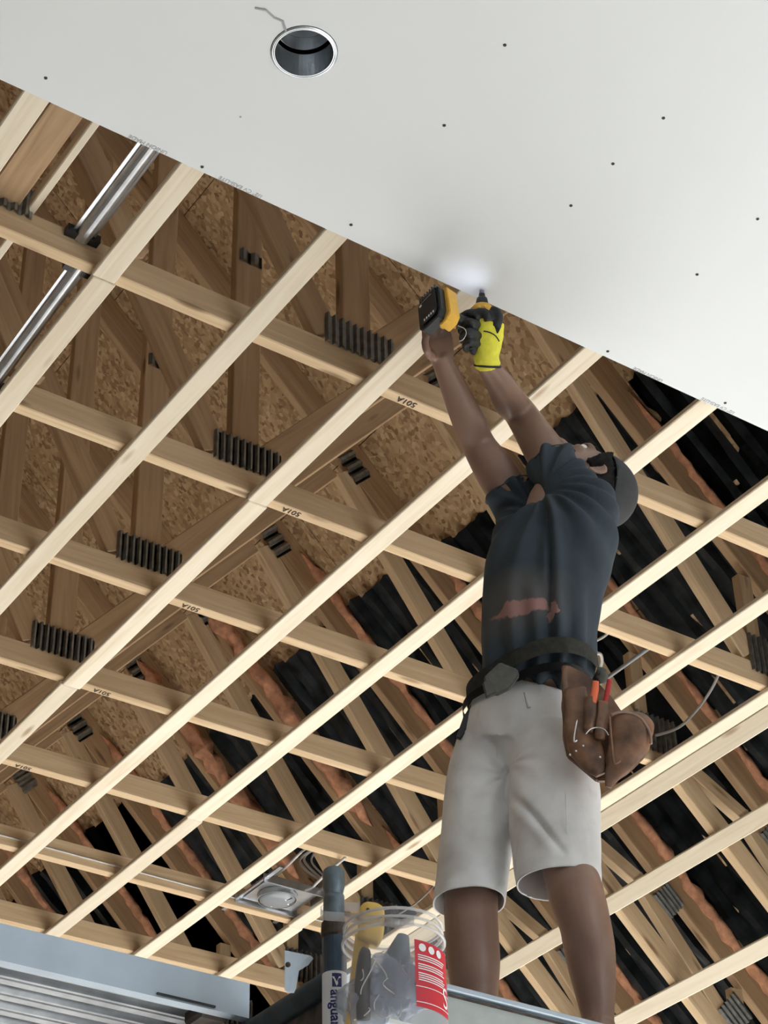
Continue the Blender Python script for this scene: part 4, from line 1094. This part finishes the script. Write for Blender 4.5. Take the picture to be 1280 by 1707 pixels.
# black coated palm and five fingers closed round the drill grip
bm = bmesh.new()
loft(bm, [at(792, 588, 3.835), at(789, 570, 3.81), at(793, 550, 3.80), at(800, 536, 3.80)], [(.013, .020), (.021, .026), (.022, .026), (.018, .022)], ref=SW, seg=18, sub=4)
fing = [[(806, 534, 3.785), (794, 524, 3.76), (781, 523, 3.765), (769, 530, 3.78), (766, 538, 3.80)],
        [(800, 546, 3.79), (786, 538, 3.755), (774, 541, 3.765), (769, 549, 3.79), (771, 556, 3.81)],
        [(798, 560, 3.79), (784, 554, 3.755), (774, 557, 3.765), (771, 564, 3.785), (774, 571, 3.81)],
        [(796, 574, 3.80), (785, 570, 3.77), (777, 573, 3.775), (776, 579, 3.79), (779, 585, 3.81)]]
for f_, r in zip(fing, (.0118, .0115, .0108, .0098)):
    loft(bm, [at(*p) for p in f_], [r*1.05, r*1.08, r, r*.95, r*.75], ref=FW, seg=12, sub=4)
# index finger along the drill body and the thumb side
loft(bm, [at(826, 546, 3.775), at(831, 532, 3.765), at(828, 521, 3.76), at(818, 515, 3.76)], [.0125, .0125, .0118, .009], ref=FW, seg=12, sub=4)
loft(bm, [at(814, 536, 3.765), at(811, 524, 3.755), at(800, 520, 3.755), at(790, 524, 3.76)], [.0125, .0122, .0115, .0095], ref=FW, seg=12, sub=4)
bm = remesh(bm, .0035, 2)
for v in bm.verts: v.co += v.normal*.0010*noise.noise(v.co*90)
from_bm('glove_palm', bm, M['black_fabric'], glove, smooth=True)
gb = bvh_of(glove)
seam('knuckle_print', [(806, 552), (816, 554), (826, 560), (832, 569)], .0017, 'black_fabric', glove, gb)
def draped(name, rows, mat, par, bvh, lift=.0012):
    """thin coat that follows the glove: rows of pixel pairs (left edge, right edge)"""
    bm = bmesh.new(); g = []
    for (x0, y0), (x1, y1) in rows:
        r_ = [hit(bvh, x0+(x1-x0)*i/5, y0+(y1-y0)*i/5, lift) for i in range(6)]
        if None in r_: continue
        g.append([bm.verts.new(p) for p in r_])
    for a, b in zip(g, g[1:]):
        for i in range(5): bm.faces.new((a[i], a[i+1], b[i+1], b[i]))
    if len(g) > 1: bmesh.ops.solidify(bm, geom=bm.faces[:], thickness=.0012); return from_bm(name, bm, M[mat], par, smooth=True)
    bm.free()
draped('finger_coating', [((820, 535), (838, 538)), ((823, 542), (836, 544)), ((826, 549), (833, 550)), ((828, 555), (830, 556))], 'black_fabric', glove, gb)

# ------------------------------------------------------------------ tool belt with pouch
bt_c = at(886, 1140, 4.13)
tb = empty('tool_belt', bt_c, 'dark webbing tool belt with a worn brown leather pouch at the hip of the worker', 'tool belt')
bvs = bvh_of(shirt); bvo = bvh_of(shorts)
def around(t, zl, zr, lift, bump_=0.0):
    """point on the clothed waist at angle t, height running from zl (his right) to zr (his left)"""
    dr_ = SW*math.cos(t)+FW*math.sin(t); c = at(890, 1150, 4.13)
    z = zl+(zr-zl)*(math.cos(t)+1)/2+bump_*max(0, -math.sin(t)); c.z = z; best = None
    for b in (bvs, bvo):
        loc, nor, idx, dist = b.ray_cast(c+dr_*.5, -dr_)
        if loc and (best is None or dist < best[1]): best = (loc, dist)
    return best[0]+dr_*lift
def belt_loop_mesh(name, zl, zr, half, lift, thick, mat, bump_):
    """band round the waist that bridges the folds: its radius is the local maximum of the cloth's"""
    bm = bmesh.new(); va, vb = [], []; nseg = 72; axis = at(890, 1150, 4.13); rad = []; zz = []
    for i in range(nseg):
        t = 2*PI*i/nseg; best = 0
        for dz in (-half, 0, half):
            p = around(t, zl+dz, zr+dz, 0, bump_); q = p-axis; best = max(best, math.hypot(q.x, q.y))
        rad.append(best); zz.append(p.z-half)
    mx = [max(rad[(i+k) % nseg] for k in (-2, -1, 0, 1, 2)) for i in range(nseg)]
    sm = [sum(mx[(i+k) % nseg] for k in range(-3, 4))/7 for i in range(nseg)]
    for i in range(nseg):
        t = 2*PI*i/nseg; d_ = SW*math.cos(t)+FW*math.sin(t); c = Vector((axis.x, axis.y, zz[i]))+d_*(sm[i]+lift)
        va.append(bm.verts.new(c-Vector((0, 0, half)))); vb.append(bm.verts.new(c+Vector((0, 0, half))))
    for i in range(nseg): bm.faces.new((va[i], va[(i+1) % nseg], vb[(i+1) % nseg], vb[i]))
    bmesh.ops.solidify(bm, geom=bm.faces[:], thickness=thick)
    return from_bm(name, bm, M[mat], tb, smooth=True)
zL, zR = at(803, 1160, 4.15).z, at(990, 1128, 4.12).z
belt_loop_mesh('belt_band', zL, zR, .0225, .005, .005, 'webbing', .006)
belt_loop_mesh('inner_belt', zL-.036, zR-.050, .012, .003, .004, 'black', .006)
# front sleeve of webbing and buckle
def slab(name, pix, depth, push, mat, par, bev=.003):
    pl = [at(a_, b_, depth) for a_, b_ in pix]; bm = bmesh.new(); prism(bm, pl, FW*push)
    bmesh.ops.bevel(bm, geom=bm.edges[:], offset=bev, segments=2, affect='EDGES'); return from_bm(name, bm, M[mat], par)
slab('belt_keeper', [(806, 1128), (833, 1103), (862, 1114), (866, 1124), (850, 1146), (828, 1157), (812, 1150)], 3.985, .014, 'webbing', tb)
slab('belt_keeper', [(804, 1136), (818, 1132), (828, 1154), (810, 1162)], 3.975, .014, 'webbing', tb)
# hammer loop hanging at his right side
slab('hammer_loop', [(790, 1165), (802, 1172), (786, 1205), (766, 1232), (760, 1228), (772, 1195)], 4.12, .012, 'black', tb)
# leather pouch: back panel, main pocket, tool sleeves, side pocket
PDp = 3.93
slab('back_panel', [(936, 1108), (948, 1108), (975, 1122), (1000, 1140), (1020, 1162), (1040, 1190), (1050, 1215), (1030, 1240), (1012, 1300), (995, 1300), (945, 1258), (938, 1225), (940, 1160)], PDp+.02, .016, 'leather', tb)
def pocket(name, rows, depth, mat, par, ratio=.42):
    P_, R_ = [], []
    for a_, b_, w_ in rows:
        p = at(a_, b_, depth); P_.append(p); R_.append((hw(w_, p), hw(w_, p)*ratio))
    bm = bmesh.new(); loft(bm, P_, R_, ref=SW, seg=24, sub=5, power=2.6)
    for v in bm.verts: v.co += Vector((noise.noise(v.co*22), noise.noise(v.co*22+Vector((5, 0, 0))), noise.noise(v.co*22+Vector((0, 7, 0)))))*.0045
    return from_bm(name, bm, M[mat], par, smooth=True)
pocket('front_pocket', [(958, 1150, 19), (962, 1180, 22), (968, 1215, 26), (975, 1245, 28), (990, 1272, 22), (1002, 1292, 10)], PDp-.01, 'leather', tb, .5)
pocket('side_pocket', [(1052, 1190, 20), (1052, 1205, 36), (1048, 1235, 36), (1038, 1262, 27), (1022, 1290, 15), (1014, 1312, 6)], PDp-.02, 'leather', tb, .55)
pocket('tool_sleeve', [(984, 1164, 9), (982, 1190, 10), (980, 1218, 9)], PDp-.040, 'leather', tb, .8)
pocket('tool_sleeve', [(1004, 1170, 9), (1002, 1200, 10), (1000, 1230, 9)], PDp-.036, 'leather', tb, .8)
pocket('pouch_rim', [(940, 1112, 5), (941, 1150, 5), (942, 1190, 5), (944, 1228, 5), (952, 1250, 5)], PDp+.0, 'leather', tb, 1.0)
bm = bmesh.new(); P_ = [at(a_, b_, PDp-.045) for a_, b_ in ((1018, 1192), (1035, 1187), (1055, 1190), (1072, 1202), (1083, 1222), (1085, 1240))]
loft(bm, P_, [.0035]*6, ref=FW, seg=8, sub=4); from_bm('pocket_piping', bm, plain('pale_leather_edge', (.30, .20, .15), .6, var=.2, scale=40), tb, smooth=True)
bm = bmesh.new(); P_ = [at(a_, b_, PDp-.05) for a_, b_ in ((1016, 1196), (1018, 1225), (1021, 1255), (1024, 1272), (1034, 1268))]
loft(bm, P_, [.0032]*5, ref=FW, seg=8, sub=4); from_bm('pocket_piping', bm, M['leather'], tb, smooth=True)
bm = bmesh.new(); P_ = [at(a_, b_, PDp-.06) for a_, b_ in ((976, 1224), (985, 1215), (996, 1213), (1008, 1217), (1014, 1226))]
loft(bm, P_, [.0016]*5, ref=FW, seg=8, sub=5); from_bm('metal_ring', bm, M['steel'], tb, smooth=True)
bm = bmesh.new(); P_ = [at(a_, b_, PDp-.05) for a_, b_ in ((962, 1200), (958, 1222), (957, 1236), (962, 1234))]
loft(bm, P_, [.0022]*4, ref=FW, seg=8, sub=4); from_bm('metal_hook', bm, M['steel'], tb, smooth=True)
for a_, b_ in ((950, 1258), (960, 1252), (972, 1243), (1000, 1262)):
    bm = bmesh.new(); ellipsoid(bm, at(a_, b_, PDp-.038), (SW*.003, FW*.002, Vector((0, 0, .003))), 10, 6); from_bm('rivet', bm, M['steel'], tb)
# tools in the pouch
bm = bmesh.new(); loft(bm, [at(993, 1136, PDp-.045), at(992, 1148, PDp-.045), at(990, 1160, PDp-.045), at(988, 1172, PDp-.045)], [(.007, .004), (.0085, .005), (.0085, .005), (.0075, .004)], seg=12, sub=3); thing_from('screwdriver', bm, 'orange', at(990, 1160, PDp-.04), 'screwdriver with an orange handle standing in the leather pouch', 'screwdriver')
bm = bmesh.new(); loft(bm, [at(1016, 1134, PDp-.035), at(1013, 1150, PDp-.035), at(1007, 1178, PDp-.035)], [.0062, .0062, .0055], seg=12, sub=3); thing_from('marker_pen', bm, 'redh', at(1007, 1178, PDp-.035), 'dark red marker standing in the leather pouch', 'marker')
bm = bmesh.new(); loft(bm, [at(995, 1118, PDp+.0), at(1003, 1122, PDp+.0), at(1004, 1130, PDp), at(996, 1134, PDp)], [.010, .013, .013, .009], seg=12, sub=3); thing_from('hammer_head', bm, 'webbing', at(1000, 1126, PDp), 'dark rounded tool head behind the orange handle in the pouch', 'tool')

# ------------------------------------------------------------------ drill driver
tip = on_plane(803, 484, ZD-.004); tip_d = tip.dot(FW)
dr = empty('cordless_drill', at(800, 545, 3.80), 'black and yellow cordless screw driver pressed against the drywall edge', 'drill')
bodyc = at(804, 540, tip_d+.030); dv = (tip-bodyc).normalized()
bm = bmesh.new(); L = (tip-bodyc).length
loft(bm, [bodyc-dv*.05, bodyc-dv*.02, bodyc+dv*L*.40, bodyc+dv*L*.56], [.024, .029, .028, .020], seg=20, sub=3); from_bm('motor_housing', bm, M['yellow'], dr, smooth=True)
bm = bmesh.new(); loft(bm, [bodyc+dv*L*.50, bodyc+dv*L*.60, bodyc+dv*L*.76, bodyc+dv*L*.78, bodyc+dv*L*.90], [.0165, .0165, .0135, .0095, .0078], seg=20, sub=3); from_bm('nose_cone', bm, M['black'], dr, smooth=True)
bm = bmesh.new(); loft(bm, [bodyc+dv*L*.86, bodyc+dv*L*.985, tip], [.0074, .0068, .004], seg=16, sub=1); from_bm('bit_holder', bm, plain('purple_grey_bit', (.22, .20, .27), .4, .5), dr, smooth=True)
for a_, r_ in (((799, 512), .004), ((809, 511), .004)):
    bm = bmesh.new(); ellipsoid(bm, at(*a_, tip_d-.012), (SW*.004, FW*.003, Vector((0, 0, .006))), 10, 6); from_bm('collar_mark', bm, M['tool_yellow'], dr)
# grip and battery
g0 = at(800, 548, 3.80); g1 = at(738, 527, 3.74)
gd = (g1-g0).normalized()
bm = bmesh.new(); loft(bm, [g0, g0+(g1-g0)*.4, g0+(g1-g0)*.75, g1], [(.018, .020), (.017, .019), (.018, .021), (.024, .026)], ref=Vector((0, 0, 1)), seg=18, sub=4, power=2.6); from_bm('grip', bm, M['black'], dr, smooth=True)
bm = bmesh.new(); P_ = [at(763, 543, 3.735), at(774, 548, 3.735), at(777, 556, 3.735), at(772, 566, 3.735), at(765, 569, 3.74)]
loft(bm, P_, [.0011]*5, ref=FW, seg=6, sub=4); from_bm('wrist_cord', bm, M['cable'], dr, smooth=True)
slab('grip_sticker', [(752, 541), (760, 544), (759, 548), (751, 545)], 3.738, .002, 'yellow', dr, .0003)
# battery frame: face normal towards lower left of the camera
bc = at(719, 517, 3.70)
bz = (at(740, 545, 3.69)-at(733, 480, 3.72)).normalized()           # long side of the pack, downwards
bn = (SW*-.62-FW*.62-Vector((0, 0, .35))).normalized(); bn = (bn-bz*bn.dot(bz)).normalized()
bx_ = bz.cross(bn).normalized()
if bx_.dot(SW) < 0: bx_ = -bx_
def bpq(x, z, n): return bc+(bx_*x+bz*z+bn*n)*1.12
def plate_poly(name, pts, n0, n1, mat, par, bev=.002):
    bm = bmesh.new(); prism(bm, [bpq(x, z, n0) for x, z in pts], bn*(n1-n0)); bmesh.ops.recalc_face_normals(bm, faces=bm.faces)
    bmesh.ops.bevel(bm, geom=bm.edges[:], offset=bev, segments=2, affect='EDGES'); return from_bm(name, bm, M[mat], par)
oct_ = [(-.030, -.050), (.030, -.054), (.037, -.044), (.037, .036), (.026, .054), (-.024, .054), (-.037, .040), (-.037, -.040)]
bat = plate_poly('battery', oct_, -.018, .010, 'black', dr)
plate_poly('battery_base', [(x*.8, z*.8) for x, z in oct_], .0102, .0125, 'black', dr, .001)
plate_poly('battery_housing', [(.036, -.054), (.046, -.048), (.049, .046), (.036, .060), (.010, .061), (.010, .045), (-.01, .03), (-.01, -.03), (.01, -.05)], -.040, -.006, 'yellow', dr)
for k in range(7):
    plate_poly('cooling_rib', [(-.026+k*.0085, -.060), (-.0225+k*.0085, -.060), (-.0225+k*.0085, -.046), (-.026+k*.0085, -.046)], -.012, .0135, 'dark_steel', dr, .0006)
for k in range(5):
    plate_poly('charge_mark', [(-.014+k*.0075, .030), (-.0105+k*.0075, .030), (-.0105+k*.0075, .037), (-.014+k*.0075, .037)], .0122, .0134, 'white', dr, .0002)
plate_poly('battery_print', [(-.020, -.034), (.016, -.036), (.016, -.0325), (-.020, -.0305)], .0122, .0132, 'plate', dr, .0002)
bm = bmesh.new(); ellipsoid(bm, bpq(-.021, -.026, .0128), (bx_*.005, bz*.005, bn*.001), 12, 6); from_bm('battery_logo', bm, M['white'], dr)
# spare screws held beside the battery
for k, (a_, b_) in enumerate((((744, 511), (755, 509)), ((745, 523), (759, 519)), ((742, 517), (750, 516)))):
    bm = bmesh.new(); p, q = at(*a_, 3.70), at(*b_, 3.69); loft(bm, [p, p+(q-p)*.8, q], [.0016, .0016, .0005], seg=6, sub=1)
    thing_from('drywall_screw', bm, 'dark_steel', p, ('dark drywall screw nearest the ceiling beside the battery', 'longest dark drywall screw beside the battery', 'shortest dark drywall screw between the other two')[k], 'screw', 'spare screws at the battery')
# the work lamp of the drill
ld = bpy.data.lights.new('drill_lamp', 'SPOT'); ld.energy = .16; ld.spot_size = 1.9; ld.spot_blend = .9; ld.color = (.80, .84, 1.0); ld.shadow_soft_size = .004
lo = bpy.data.objects.new('drill_lamp', ld); C.objects.link(lo); lo.location = at(788, 512, tip_d-.03); lo.rotation_euler = (on_plane(775, 462, ZD)-lo.location).to_track_quat('-Z', 'Y').to_euler()

for o in list(C.objects):
    if o.parent is None and o not in KEEP:
        o.location.z += CZ
for o in list(C.objects):
    if o.type == 'MESH' and not o.data.vertices: bpy.data.objects.remove(o)
